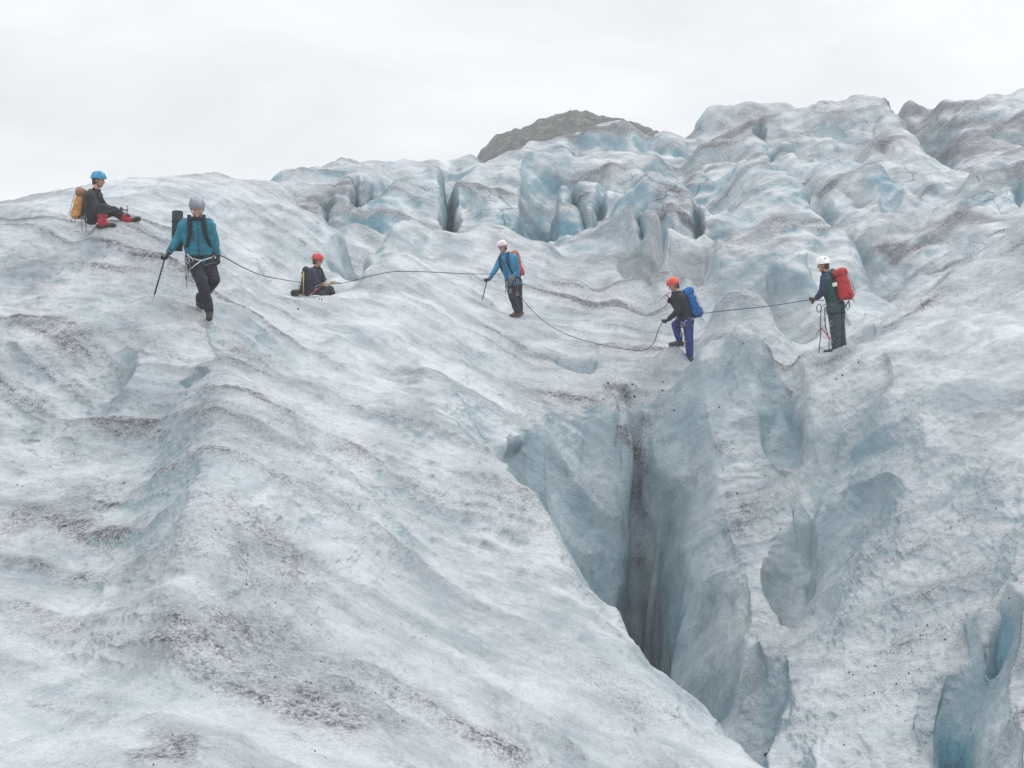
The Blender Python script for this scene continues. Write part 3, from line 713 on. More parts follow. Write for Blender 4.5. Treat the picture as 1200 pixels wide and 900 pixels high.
def person(label, u, v, d, S, o, pose, look, cols, sit=False):
    """pose: joint -> (x, y of an enlarged view of the photograph, metres behind the body plane); S its pixels per metre, o its ground point"""
    g = at(u, v, d); az = math.atan2(g.x, g.y)
    root = empty('person', g, -az); tag(root, label, 'person', 'roped climbers crossing the glacier')
    J = {k: Vector(((q[0]-o[0])/S, q[2], -(q[1]-o[1])/S)) for k, q in pose.items()}
    f = Fig(); f.root = root; f.J = J; f.az = az; f.g = g
    fw = Vector(look).normalized(); hd = J['head']
    sx_ = (J['sh1']-J['sh0']).normalized(); mid = (J['hip0']+J['hip1'])/2; nk = J['neck']
    tup = (nk-mid).normalized(); tfw = sx_.cross(tup).normalized()
    if tfw.dot(fw) < 0: tfw = -tfw
    f.tfw, f.tup, f.side = tfw, tup, sx_; f.mid = mid
    sd = Vector((0, 0, 1)).cross(fw).normalized(); up = fw.cross(sd).normalized(); f.fw, f.sd, f.up = fw, sd, up
    # the body
    bm = bmesh.new()
    ell(bm, hd+up*0.015, (0.096, 0.076, 0.108), fw, up); ell(bm, hd-up*0.055+fw*0.022, (0.068, 0.056, 0.062), fw, up)
    cap(bm, hd+fw*0.094-up*0.0, hd+fw*0.106-up*0.026, 0.010, 0.014, 8)                      # nose
    cap(bm, hd+fw*0.076-up*0.066-sd*0.018, hd+fw*0.076-up*0.066+sd*0.018, 0.010, 0.010, 7)    # lips
    cap(bm, hd+fw*0.062-up*0.098, hd+fw*0.070-up*0.096, 0.020, 0.018, 8)                      # chin
    for k in (-1, 1):
        ell(bm, hd+sd*k*0.078-up*0.012-fw*0.008, (0.026, 0.010, 0.034), fw, up, 10)              # ears
        cap(bm, hd+fw*0.080+sd*k*0.012+up*0.022, hd+fw*0.070+sd*k*0.046+up*0.022, 0.010, 0.009, 7)  # brow
        ell(bm, hd+fw*0.066+sd*k*0.04-up*0.03, (0.026, 0.026, 0.022), fw, up, 10)               # cheek
    cap(bm, hd-up*0.07-fw*0.01, nk-tup*0.02, 0.054, 0.062, 10)
    cap(bm, nk-tup*0.06, mid, 0.075, 0.085, 12)
    for k in '01':
        shi = J['sh'+k]*0.86+(nk-tup*0.08)*0.14-tup*0.015
        cap(bm, shi-tup*0.03, J['hip'+k], 0.062, 0.070, 10); cap(bm, nk-tup*0.05, shi, 0.045, 0.042, 10)
        cap(bm, shi, J['el'+k], 0.042, 0.036, 9); cap(bm, J['el'+k], J['wr'+k], 0.036, 0.027, 9)
        hand(bm, J['wr'+k], J['tip'+k], cols.get('thumb'+k, fw), 0.0)
        cap(bm, J['hip'+k], J['kn'+k], 0.072, 0.050, 10); cap(bm, J['kn'+k], J['an'+k], 0.048, 0.034, 10)
        fo = J['toe'+k]-J['an'+k]; fo = Vector((fo.x, fo.y, max(fo.z, -0.07))); fo = fo.normalized()*min(0.085, fo.length); an_ = J['an'+k]-Vector((0, 0, 0.055))
        cap(bm, J['an'+k], an_, 0.034, 0.030, 9); cap(bm, an_, an_+Vector((fo.x, fo.y, 0)), 0.030, 0.024, 9)
    f.body = fused('body', bm, SKIN, root, 0.0072, 2)
    for k in (-1, 1):
        bm = bmesh.new(); ell(bm, hd+fw*0.083+sd*k*0.033+up*0.004, (0.009, 0.013, 0.008), fw, up, 8); link('eye', bm, DARKM, f.body)
    if cols.get('hair'):
        bm = bmesh.new(); ell(bm, hd-fw*0.022+up*0.022, (0.096, 0.085, 0.105), fw, up); ell(bm, hd-fw*0.05-up*0.05, (0.055, 0.066, 0.06), fw, up)
        fused('hair', bm, cols['hair'], root, 0.009, 2)
    # jacket
    jm = cols['jacket']; bulk = cols.get('bulk', 1.0)
    bm = bmesh.new()
    hem = mid - tup*(0.02 if sit else 0.06)
    cap(bm, nk-tup*0.10, mid+tup*0.06, 0.130*bulk, 0.142*bulk, 14)
    for k in '01':
        sh, hp = J['sh'+k], J['hip'+k]; inn = (mid-hp)*0.30
        cap(bm, sh-tup*0.04, hp+tup*0.05+inn, 0.112*bulk, 0.122*bulk, 12)
        cap(bm, hp+tup*0.07+inn, hp-tup*(0.0 if sit else 0.05)+inn*0.6, 0.125*bulk, 0.128*bulk, 12)
        cap(bm, nk-tup*0.045, sh-tup*0.005, 0.085, 0.085*bulk, 12)
        if not cols.get('sleeve'):
            cap(bm, sh, J['el'+k], 0.085*bulk, 0.066*bulk, 11); cap(bm, J['el'+k], J['wr'+k]+(J['el'+k]-J['wr'+k]).normalized()*0.02, 0.066*bulk, 0.048*bulk, 11)
    f.jacket = fused('jacket', bm, jm, root, 0.010, 3, 0.010, seed=int(u))
    if cols.get('sleeve'):
        for k in '01':
            bm = bmesh.new(); sh = J['sh'+k]
            cap(bm, sh+tup*0.005, J['el'+k], 0.088*bulk, 0.066*bulk, 11); cap(bm, J['el'+k], J['wr'+k]+(J['el'+k]-J['wr'+k]).normalized()*0.02, 0.064*bulk, 0.047*bulk, 11)
            fused('sleeve', bm, cols['sleeve'], f.jacket, 0.010, 3, 0.008, seed=int(u)+3)
    bm = bmesh.new()                                                        # collar or lowered hood
    pts = [nk + (sx_*math.cos(a)*0.082 + tfw*math.sin(a)*0.078) + tup*(0.012+0.015*math.sin(a)) for a in np.linspace(0, 2*math.pi, 17)]
    for a, b_ in zip(pts[:-1], pts[1:]): cap(bm, a, b_, 0.030, 0.030, 8)
    if cols.get('hood'): ell(bm, nk-tfw*0.10-tup*0.01, (0.07, 0.12, 0.075), tfw, tup)
    fused('hood' if cols.get('hood') else 'collar', bm, cols.get('hoodmat', jm), f.jacket, 0.009, 3, 0.006, seed=int(u)+5)
    bm = bmesh.new(); tube(bm, [nk-tup*0.03+tfw*0.105*bulk, nk-tup*0.14+tfw*0.135*bulk, nk-tup*0.3+tfw*0.143*bulk, mid+tup*0.06+tfw*0.146*bulk], 0.006, 6); link('zip', bm, DARKM, f.jacket)
    # trousers
    bm = bmesh.new(); loose = cols.get('loose', 1.0)
    cap(bm, J['hip0'], J['hip1'], 0.112, 0.112, 12); cap(bm, mid, mid+tup*0.05, 0.125, 0.12, 12)
    for k in '01':
        kn, an = J['kn'+k], J['an'+k]
        cap(bm, J['hip'+k], kn, 0.115*loose, 0.086*loose, 12); cap(bm, kn, an+(kn-an).normalized()*0.03, 0.086*loose, 0.074*loose, 12)
    f.trousers = fused('trousers', bm, cols['trousers'], root, 0.010, 3, 0.011, (11, 11, 9), seed=int(u)+9)
    # boots
    for k in '01':
        an, toe = J['an'+k], J['toe'+k]; fd = (toe-an); fl = Vector((fd.x, fd.y, 0)); fl = fl.normalized() if fl.length > 0.03 else tfw
        bm = bmesh.new(); sole = Vector((an.x, an.y, an.z-0.075)); heel = sole-fl*0.055; tt_ = sole+fl*0.185
        dz = max(-0.12, min(0.10, (toe.z-an.z)+0.06))
        tt_.z += dz*0.8
        cap(bm, an+Vector((0, 0, 0.05)), sole+Vector((0, 0, 0.02)), 0.058, 0.055, 10); cap(bm, heel+Vector((0, 0, 0.01)), tt_+Vector((0, 0, 0.012)), 0.050, 0.046, 10); cap(bm, sole+Vector((0, 0, 0.03)), sole+fl*0.10+Vector((0, 0, 0.02+dz*0.4)), 0.055, 0.046, 10)
        bt = fused('boot', bm, cols['boot'], root, 0.009, 3, 0.003)
        bm = bmesh.new(); sv = Vector((0, 0, 1)).cross(fl)
        tube(bm, [heel-Vector((0, 0, 0.045))+sv*0.035, sole+fl*0.06+sv*0.045-Vector((0, 0, 0.045-dz*0.2)), tt_+sv*0.03-Vector((0, 0, 0.04)), tt_+fl*0.03-Vector((0, 0, 0.03)), tt_-sv*0.03-Vector((0, 0, 0.04)), sole+fl*0.06-sv*0.045-Vector((0, 0, 0.045-dz*0.2)), heel-Vector((0, 0, 0.045))-sv*0.035], 0.007, 6)
        for q in (heel+sv*0.03, heel-sv*0.03, sole+fl*0.09+sv*0.04, sole+fl*0.09-sv*0.04, tt_+sv*0.03, tt_-sv*0.03):
            cap(bm, q-Vector((0, 0, 0.04)), q-Vector((0, 0, 0.075)), 0.008, 0.003, 5)
        link('crampon', bm, ALU, bt)
        if cols.get('gaiter'):
            bm = bmesh.new(); kn = J['kn'+k]; e = (kn-an)
            cap(bm, an-e.normalized()*0.02, an+e*(0.52 if k == '0' else 0.20), 0.074, 0.082, 12); cap(bm, an, sole+fl*0.05+Vector((0, 0, 0.05)), 0.074, 0.055, 10)
            fused('gaiter', bm, cols['gaiter'], root, 0.010, 2, 0.006)
        gm = cols.get('glove'+k, cols.get('glove'))
        if gm:
            bm = bmesh.new(); hand(bm, J['wr'+k], J['tip'+k], cols.get('thumb'+k, fw), 0.0055)
            wv = (J['el'+k]-J['wr'+k]).normalized(); cap(bm, J['wr'+k]-wv*0.01, J['wr'+k]+wv*0.05, 0.034, 0.050, 10)
            fused('glove', bm, gm, root, 0.006, 1)
    # helmet
    bm = bmesh.new(); hc = hd+up*0.045-fw*0.005; hu = (up-fw*cols.get('tilt', 0.10)).normalized()
    ell(bm, hc, (0.132, 0.112, 0.118), (fw+up*cols.get('tilt', 0.10)).normalized(), hu, 22)
    bmesh.ops.bisect_plane(bm, geom=bm.verts[:]+bm.edges[:]+bm.faces[:], plane_co=hc-hu*0.018, plane_no=-hu, clear_outer=True)
    bmesh.ops.holes_fill(bm, edges=[e for e in bm.edges if e.is_boundary])
    hl = link('helmet', bm, cols['helmet'], root)
    bm = bmesh.new(); fx_ = (fw+up*cols.get('tilt', 0.10)).normalized()
    rim = [hc-hu*0.018 + fx_*math.cos(a)*0.134 + sd*math.sin(a)*0.114 for a in np.linspace(0, 2*math.pi, 25)]
    tube(bm, rim, 0.006, 6); link('rim', bm, cols.get('rim', cols['helmet']), hl)
    bm = bmesh.new()
    for k in (-1, 1):
        tube(bm, [hc-hu*0.02+sd*k*0.105+fx_*0.02, hd+sd*k*0.084-up*0.045, hd+sd*k*0.035-up*0.125+fw*0.04, hd-up*0.13+fw*0.05], 0.006, 6)
    link('chin_strap', bm, STRAP, hl)
    for k in (-1, 1):
        for j in (0.2, -0.35):
            bm = bmesh.new(); ell(bm, hc+hu*0.074+sd*k*0.074+fx_*j*0.15, (0.026, 0.010, 0.010), fx_, (hu+sd*k).normalized(), 8); link('vent', bm, DARKM, hl)
    # harness
    bm = bmesh.new(); wc = mid+tup*0.03
    belt = [wc + sx_*math.cos(a)*(0.185*bulk) + tfw*math.sin(a)*0.150*bulk for a in np.linspace(0, 2*math.pi, 25)]
    tube(bm, belt, 0.019, 8, 0.5); hs = link('harness', bm, cols.get('harness', STRAP), root)
    if not sit:
        for k in '01':
            hp, kn = J['hip'+k], J['kn'+k]; e = (kn-hp).normalized(); c = hp+e*0.13; s, t = frame(e); bm = bmesh.new()
            tube(bm, [c + (s*math.cos(a)+t*math.sin(a))*0.117*loose for a in np.linspace(0, 2*math.pi, 19)], 0.013, 6, 0.5); link('leg_loop', bm, cols.get('loop', STRAP), hs)
    f.harness = hs; f.belt = belt
    return f
def racked(f, spots):
    """carabiners and slings hanging from the harness: (angle round the belt, length, colour)"""
    for ang, ln, mt_ in spots:
        c = f.mid+f.tup*0.02+f.side*math.cos(ang)*0.20+f.tfw*math.sin(ang)*0.165; ax = (f.side*math.sin(ang)-f.tfw*math.cos(ang)).normalized(); dn = Vector((0, 0, -1))
        for k in range(2):
            bm = bmesh.new(); cc = c+dn*(0.05+k*(ln-0.02))
            tube(bm, [cc+ax*math.cos(a)*0.026+dn*math.sin(a)*0.050 for a in np.linspace(0, 2*math.pi, 13)], 0.0065, 6); link('carabiner', bm, ALU, f.harness)
        bm = bmesh.new(); tube(bm, [c+dn*0.09, c+dn*(0.05+ln*0.5)+ax*0.004, c+dn*(ln-0.01)], 0.011, 6, 0.5); link('sling', bm, mt_, f.harness)
def world(f, p): return f.root.matrix_basis @ Vector(p)
def place(f, name, label, cat, group=None):
    """a thing that a climber carries: its own Empty, in the climber's frame"""
    o = empty(name, f.g, -f.az); tag(o, label, cat, group); return o
def backpack(f, label, m, lid, ln=0.55, wd=0.30, dp=0.20, lean=0.0, off=0.0, pocket=None, drop=0.0, parts=True):
    o = place(f, 'backpack', label, 'backpack', 'backpacks worn by the climbers')
    bk = -f.tfw; up = (f.tup+bk*lean).normalized(); bk = (bk-up*bk.dot(up)).normalized(); sd = f.side
    c = f.J['neck']-f.tup*(0.10+ln*0.5+drop)+bk*(0.13+dp*0.5+off)
    bm = bmesh.new(); box(bm, c, (wd, dp, ln), (sd, bk, up), 0.07, 0.90, 3)
    ell(bm, c-up*ln*0.28+bk*dp*0.25, (dp*0.42, wd*0.48, ln*0.26), bk, up); ell(bm, c+up*ln*0.2+bk*dp*0.2, (dp*0.38, wd*0.42, ln*0.28), bk, up)
    fused('pack_body', bm, m, o, 0.012, 4, 0.016, (7, 7, 9), seed=int(f.g.x*50)+40)
    bm = bmesh.new(); box(bm, c+up*(ln*0.5+0.045), (wd*0.92, dp*1.08, 0.13), (sd, bk, up), 0.05, 0.9, 3); ell(bm, c+up*(ln*0.5+0.06)+bk*0.03, (dp*0.5, wd*0.4, 0.075), bk, up)
    fused('lid', bm, lid, o, 0.012, 4, 0.012, seed=77)
    for k in (-1, 1):
        bm = bmesh.new(); a = c+up*ln*0.45+sd*k*wd*0.27-bk*dp*0.45; sh = f.J['sh1' if k > 0 else 'sh0']*0.62+f.J['neck']*0.38
        tube(bm, [a, sh-bk*0.02+f.tup*0.105, sh+f.tfw*0.105+f.tup*0.01, sh+f.tfw*0.15-f.tup*0.14, f.mid+sd*k*0.16+f.tup*0.16+f.tfw*0.09, c-up*ln*0.38+sd*k*wd*0.46-bk*dp*0.3], 0.030, 8, 0.32)
        link('shoulder_strap', bm, STRAP, o)
        bm = bmesh.new(); tube(bm, [c+up*ln*0.47+sd*k*wd*0.34+bk*dp*0.52, c+up*ln*0.1+sd*k*wd*0.36+bk*dp*0.60, c-up*ln*0.35+sd*k*wd*0.36+bk*dp*0.64, c-up*ln*0.5+sd*k*wd*0.34+bk*dp*0.3, c-up*ln*0.70+sd*k*wd*0.36+bk*dp*0.35], 0.010, 6, 0.4); link('compression_strap', bm, STRAP, o)
    if pocket:
        bm = bmesh.new(); box(bm, c-up*ln*0.18+bk*dp*0.62, (wd*0.6, 0.07, ln*0.42), (sd, bk, up), 0.03); fused('pocket', bm, pocket, o, 0.012, 3, 0.008)
    f.pack = (c, up, bk, sd); return o
def ice_axe(f, label, top, tip, m, pick, ln=None):
    """top of the shaft to its spike, pick pointing along pick"""
    o = place(f, 'ice_axe', label, 'ice axe', 'ice axes')
    top, tip = Vector(top), Vector(tip); d = (tip-top).normalized(); pk = Vector(pick); pk = (pk-d*pk.dot(d)).normalized()
    bm = bmesh.new(); tube(bm, [top, top+d*0.05, tip-d*0.07, tip-d*0.06], [0.0165, 0.0155, 0.0155, 0.011], 8, 0.75); sh = link('shaft', bm, m, o)
    bm = bmesh.new(); tube(bm, [tip-d*0.08, tip-d*0.05, tip+d*0.06], [0.013, 0.011, 0.002], 6); link('spike', bm, ALU, o)
    bm = bmesh.new()
    tube(bm, [top+pk*0.005, top+pk*0.07+d*0.006, top+pk*0.125+d*0.026, top+pk*0.165+d*0.055], [0.014, 0.012, 0.009, 0.003], 6, 0.5)
    tube(bm, [top-pk*0.002, top-pk*0.05-d*0.002, top-pk*0.075+d*0.004], [0.014, 0.018, 0.026], 6, 0.35)
    link('axe_head', bm, DARKM, o)
    bm = bmesh.new(); tube(bm, [top+pk*0.0, top+d*0.05+pk*0.05, top+d*0.15+pk*0.07, top+d*0.20+pk*0.03, top+d*0.12, top+d*0.02], 0.006, 5); link('wrist_loop', bm, PALEWEB, o)
    return o
def P(S, o):
    return lambda x_, y_, dep=0.0: Vector(((x_-o[0])/S, dep, -(y_-o[1])/S))

NAVY = cloth('navy_cloth', (0.022, 0.028, 0.05)); BLACKC = cloth('black_cloth', (0.017, 0.018, 0.021)); CHAR = cloth('charcoal_trousers', (0.020, 0.022, 0.030))
BROWNB = cloth('brown_leather', (0.10, 0.045, 0.035)); DARKB = cloth('dark_boot', (0.030, 0.027, 0.025)); HAIR = cloth('brown_hair', (0.05, 0.03, 0.02))

# walker in teal
a = dict(S=328.0, o=(757, 795))
fa = person('walking climber in a teal jacket and pale grey helmet, coming down the ridge', 245.0, 374.3, 14.7, pose=dict(
    head=(722,268,-0.08), neck=(720,326,0.02), sh0=(664,343,0.03), sh1=(770,340,0.03), el0=(626,418,0.04), el1=(797,418,0.08), wr0=(586,480,-0.04), wr1=(808,492,0.04),
    tip0=(570,512,-0.09), tip1=(812,540,0.02), hip0=(693,500,0.06), hip1=(755,500,0.06), kn0=(730,614,-0.14), kn1=(788,606,-0.02), an0=(760,750,-0.10), an1=(716,704,0.34), toe0=(757,788,-0.32), toe1=(730,738,0.12)),
    look=(0.05, -0.88, -0.42), cols=dict(jacket=cloth('teal_shell', (0.012, 0.155, 0.215), 0.7), trousers=CHAR, boot=DARKB, glove=DGLOVE, helmet=cloth('grey_shell', (0.24, 0.27, 0.31), 0.4, 0.1), hood=True, hoodmat=NAVY, bulk=0.97, loop=cloth('grey_webbing', (0.12, 0.13, 0.13)), hair=HAIR, thumb0=(0.3,-1,0), thumb1=(-0.4,-1,0)), **a)
backpack(fa, 'navy backpack on the back of the walker in the teal jacket', NAVY, NAVY, 0.50, 0.30, 0.20)
pa = P(**a)
o = place(fa, 'sleeping_mat', 'rolled black green foam mat standing behind the shoulder of the walker', 'foam mat')
bm = bmesh.new(); t_, b_ = pa(632,282,0.24), pa(622,470,0.22); tube(bm, [t_, t_*0.5+b_*0.5, b_], 0.078, 18); r1 = link('roll', bm, cloth('mat_foam', (0.020, 0.033, 0.032)), o)
bm = bmesh.new(); e_ = (b_-t_).normalized(); s_1, s_2 = frame(e_)
for k in (0.25, 0.75):
    bm = bmesh.new(); tube(bm, [t_+(b_-t_)*k+(s_1*math.cos(q)+s_2*math.sin(q))*0.080 for q in np.linspace(0, 2*math.pi, 17)], 0.008, 6); link('strap', bm, STRAP, o)
bm = bmesh.new()
tube(bm, [t_-e_*0.004+(s_1*math.cos(q)+s_2*math.sin(q))*(0.070-0.0032*q) for q in np.linspace(0, 18, 60)], 0.004, 5); link('spiral_edge', bm, STRAP, o)
ice_axe(fa, 'dark ice axe used as a walking stick by the walker in teal', pa(574,490,-0.10), pa(509,693,-0.02), DARKM, (1, -0.2, 0))
racked(fa, [(2.5, 0.26, STRAP), (2.9, 0.36, STRAP), (3.3, 0.30, PALEWEB), (0.3, 0.14, ALU), (2.2, 0.12, ALU)])
for q in ([pa(668,484,-0.1), pa(690,505,-0.14), pa(735,515,-0.16), pa(780,500,-0.12)], [pa(735,512,-0.16), pa(705,535,-0.17), pa(684,552,-0.16)]):
    bm = bmesh.new(); tube(bm, q, 0.0085, 6); link('tie_in_sling', bm, PALEWEB, fa.harness)

# seated climber on the skyline
b = dict(S=267.7, o=(255, 352))
fb = person('seated climber in dark olive with a light blue helmet and red gaiters', 122.3, 266.0, 18.0, sit=True, pose=dict(
    head=(240,134,0), neck=(220,186,0), sh0=(203,206,-0.17), sh1=(228,202,0.17), el0=(222,262,-0.26), el1=(258,256,0.16), wr0=(270,282,-0.24), wr1=(305,272,0.06), tip0=(292,288,-0.28), tip1=(325,276,0.03),
    hip0=(196,308,-0.10), hip1=(200,308,0.10), kn0=(252,268,-0.36), kn1=(300,276,0.02), an0=(246,334,-0.42), an1=(358,318,-0.14), toe0=(290,346,-0.44), toe1=(384,308,-0.16)),
    look=(0.93, -0.25, -0.18), cols=dict(jacket=cloth('olive_black_shell', (0.024, 0.028, 0.027)), trousers=BLACKC, boot=DARKB, gaiter=cloth('red_gaiter', (0.33, 0.020, 0.030)), glove=DGLOVE, helmet=cloth('sky_blue_shell', (0.035, 0.27, 0.46), 0.45, 0.1), bulk=1.02, hair=HAIR, tilt=0.15), **b)
backpack(fb, 'orange backpack worn by the seated climber with the blue helmet', cloth('orange_pack', (0.48, 0.22, 0.055)), cloth('brown_lid', (0.26, 0.13, 0.07)), 0.42, 0.28, 0.17, -0.05, drop=0.02)
pb = P(**b)
ice_axe(fb, 'dark ice axe lying beside the red gaiter boot of the seated climber', pb(362,270,0.10), pb(298,268,0.2), DARKM, (0, 0, -1))
racked(fb, [(3.4, 0.30, STRAP), (4.0, 0.2, STRAP)])

# seated climber in the middle
c = dict(S=401.0, o=(340, 572))
BEIGE = cloth('beige_leather', (0.46, 0.34, 0.19))
fc = person('seated climber in navy with a red helmet and beige gloves behind the ice rim', 365.3, 346.3, 22.0, sit=True, pose=dict(
    head=(398,268,0), neck=(382,338,0), sh0=(348,362,-0.16), sh1=(402,352,0.16), el0=(384,462,-0.22), el1=(445,440,0.14), wr0=(428,474,-0.22), wr1=(494,466,0.06), tip0=(462,474,-0.24), tip1=(530,472,0.02),
    hip0=(345,548,-0.10), hip1=(350,548,0.10), kn0=(478,522,-0.22), kn1=(500,520,0.12), an0=(420,572,-0.40), an1=(520,566,-0.10), toe0=(470,585,-0.46), toe1=(560,580,-0.15)),
    look=(0.95, -0.22, -0.15), cols=dict(jacket=cloth('navy_shell', (0.026, 0.033, 0.052)), trousers=BLACKC, boot=DARKB, glove=BEIGE, helmet=cloth('red_shell', (0.58, 0.05, 0.055), 0.4, 0.1), bulk=1.05, hair=HAIR, hoodmat=BLACKC), **c)
backpack(fc, 'dark navy backpack worn by the seated climber with the red helmet', cloth('blue_black_pack', (0.020, 0.027, 0.040)), BLACKC, 0.44, 0.28, 0.14, 0.0, drop=0.02)
pc = P(**c)
bm = bmesh.new(); h = fc
tube(bm, [h.J['head']+h.fw*0.095+h.sd*k*0.05+h.up*0.006 for k in (-1.3, -0.9, -0.2, 0.2, 0.9, 1.3)], [0.012, 0.020, 0.014, 0.014, 0.020, 0.012], 8, 0.7); link('sunglasses', bm, DARKM, fc.root)
o = place(fc, 'sleeping_mat', 'rolled olive foam mat lying under the pack of the middle seated climber', 'foam mat')
bm = bmesh.new(); t_, b_ = pc(188,546,-0.22), pc(232,546,0.24); tube(bm, [t_, t_*0.5+b_*0.5, b_], 0.070, 18); link('roll', bm, cloth('olive_foam', (0.085, 0.085, 0.055)), o)
bm = bmesh.new(); e_ = (b_-t_).normalized(); s_1, s_2 = frame(e_)
tube(bm, [t_-e_*0.004+(s_1*math.cos(q)+s_2*math.sin(q))*(0.062-0.0031*q) for q in np.linspace(0, 18, 60)], 0.004, 5); link('spiral_edge', bm, STRAP, o)
o = place(fc, 'snow_stake', 'yellow and black stake strapped upright on the pack of the middle seated climber', 'snow stake')
bm = bmesh.new(); tube(bm, [pc(276,362,-0.27), pc(272,460,-0.27), pc(272,568,-0.27)], 0.026, 8, 0.5); link('shaft', bm, cloth('yellow_paint', (0.55, 0.38, 0.06), 0.5), o)
for q in (372, 455, 520, 560):
    bm = bmesh.new(); cap(bm, pc(262,q,-0.275), pc(286,q,-0.275), 0.016, 0.016, 8); link('band', bm, STRAP, o)
ice_axe(fc, 'red shafted ice axe across the lap of the middle seated climber', pc(436,478,-0.28), pc(318,570,-0.34), cloth('red_shaft', (0.48, 0.05, 0.07), 0.5), (0.4, 0, 1))
o = place(fc, 'trekking_pole', 'thin dark pole held level in the gloves of the middle seated climber', 'pole')
bm = bmesh.new(); tube(bm, [pc(470,440,-0.02), pc(505,455,0.0), pc(590,464,0.02)], [0.017, 0.013, 0.006], 8); link('shaft', bm, DARKM, o)
o = place(fc, 'map_sheet', 'small white folded sheet held by the seated climber with the red helmet', 'paper')
bm = bmesh.new(); box(bm, pc(482,452,-0.12), (0.11, 0.012, 0.07), ((1,0.1,-0.3),(0,1,0),(0.3,0,1)), 0.003); link('sheet', bm, cloth('white_paper', (0.75, 0.75, 0.74)), o)

# standing climber with an axe
d_ = dict(S=373.0, o=(500, 765))
fd = person('standing climber in a bright blue jacket leaning on an axe, white helmet', 606.7, 372.0, 23.7, pose=dict(
    head=(368,150,-0.04), neck=(392,214,0), sh0=(352,252,0.15), sh1=(462,240,-0.19), el0=(308,342,0.0), el1=(500,345,-0.14), wr0=(254,428,-0.10), wr1=(466,402,-0.24), tip0=(224,448,-0.14), tip1=(438,432,-0.28),
    hip0=(432,442,0.05), hip1=(490,440,-0.05), kn0=(458,590,-0.10), kn1=(505,588,0.06), an0=(500,718,-0.04), an1=(520,706,0.16), toe0=(446,748,-0.12), toe1=(470,738,0.06)),
    look=(-0.74, -0.62, -0.32), cols=dict(jacket=cloth('blue_shell', (0.016, 0.185, 0.345), 0.7), trousers=CHAR, boot=BROWNB, glove0=cloth('maroon_glove', (0.09, 0.03, 0.03)), glove1=cloth('grey_glove', (0.17, 0.18, 0.18)), helmet=cloth('pink_white_shell', (0.74, 0.62, 0.64), 0.45, 0.1), rim=cloth('maroon_trim', (0.28, 0.10, 0.11)), loose=1.12, hair=HAIR, harness=cloth('grey_webbing', (0.12, 0.13, 0.13)), thumb1=(-1,-0.3,0.4)), **d_)
backpack(fd, 'red backpack with an orange brown lid on the standing climber in blue', cloth('red_pack', (0.36, 0.045, 0.045)), cloth('rust_lid', (0.33, 0.10, 0.06)), 0.48, 0.28, 0.19, 0.02)
pd = P(**d_)
ice_axe(fd, 'thin dark ice axe planted in the ice by the climber in bright blue', pd(234,440,-0.14), pd(184,632,-0.08), DARKM, (-1, 0, 0))
racked(fd, [(2.1, 0.16, PALEWEB), (1.2, 0.2, STRAP), (2.6, 0.22, ALU), (0.2, 0.3, REDW), (1.7, 0.12, ALU)])

# climber stepping up with a blue pack
e_d = dict(S=408.0, o=(480, 805))
fe = person('stepping climber in a black jacket and blue trousers with an orange red helmet', 809.3, 426.2, 20.0, pose=dict(
    head=(330,168,0), neck=(356,230,0), sh0=(384,262,-0.17), sh1=(352,256,0.16), el0=(366,376,-0.26), el1=(352,350,0.22), wr0=(296,440,-0.22), wr1=(322,318,0.20), tip0=(258,468,-0.22), tip1=(300,290,0.20),
    hip0=(446,446,-0.09), hip1=(424,446,0.09), kn0=(462,590,-0.14), kn1=(352,488,-0.02), an0=(472,738,-0.08), an1=(388,616,0.06), toe0=(450,800,-0.16), toe1=(338,650,0.02)),
    look=(-0.86, -0.28, -0.42), cols=dict(jacket=BLACKC, trousers=cloth('blue_trousers', (0.026, 0.045, 0.19)), boot=cloth('grey_boot', (0.07, 0.065, 0.05)), glove0=cloth('grey_black_glove', (0.06, 0.06, 0.065)), glove1=DGLOVE, helmet=cloth('orange_red_shell', (0.66, 0.075, 0.045), 0.4, 0.1), hair=HAIR, loop=cloth('grey_webbing', (0.12, 0.13, 0.13))), **e_d)
backpack(fe, 'bright blue backpack on the climber stepping up in blue trousers', cloth('blue_pack', (0.008, 0.105, 0.33)), cloth('blue_lid', (0.010, 0.12, 0.36)), 0.50, 0.28, 0.20, -0.02)
pe = P(**e_d)
ice_axe(fe, 'red shafted ice axe held upright by the climber with the blue backpack', pe(272,245,0.20), pe(335,352,0.20), cloth('red_shaft', (0.48, 0.05, 0.07), 0.5), (-0.5, 0, -0.5))
racked(fe, [(0.3, 0.30, PALEWEB), (1.0, 0.24, ALU), (-0.3, 0.34, STRAP), (3.3, 0.30, ALU), (3.7, 0.36, REDW), (2.9, 0.34, STRAP), (4.2, 0.24, PALEWEB), (2.4, 0.22, PALEWEB)])

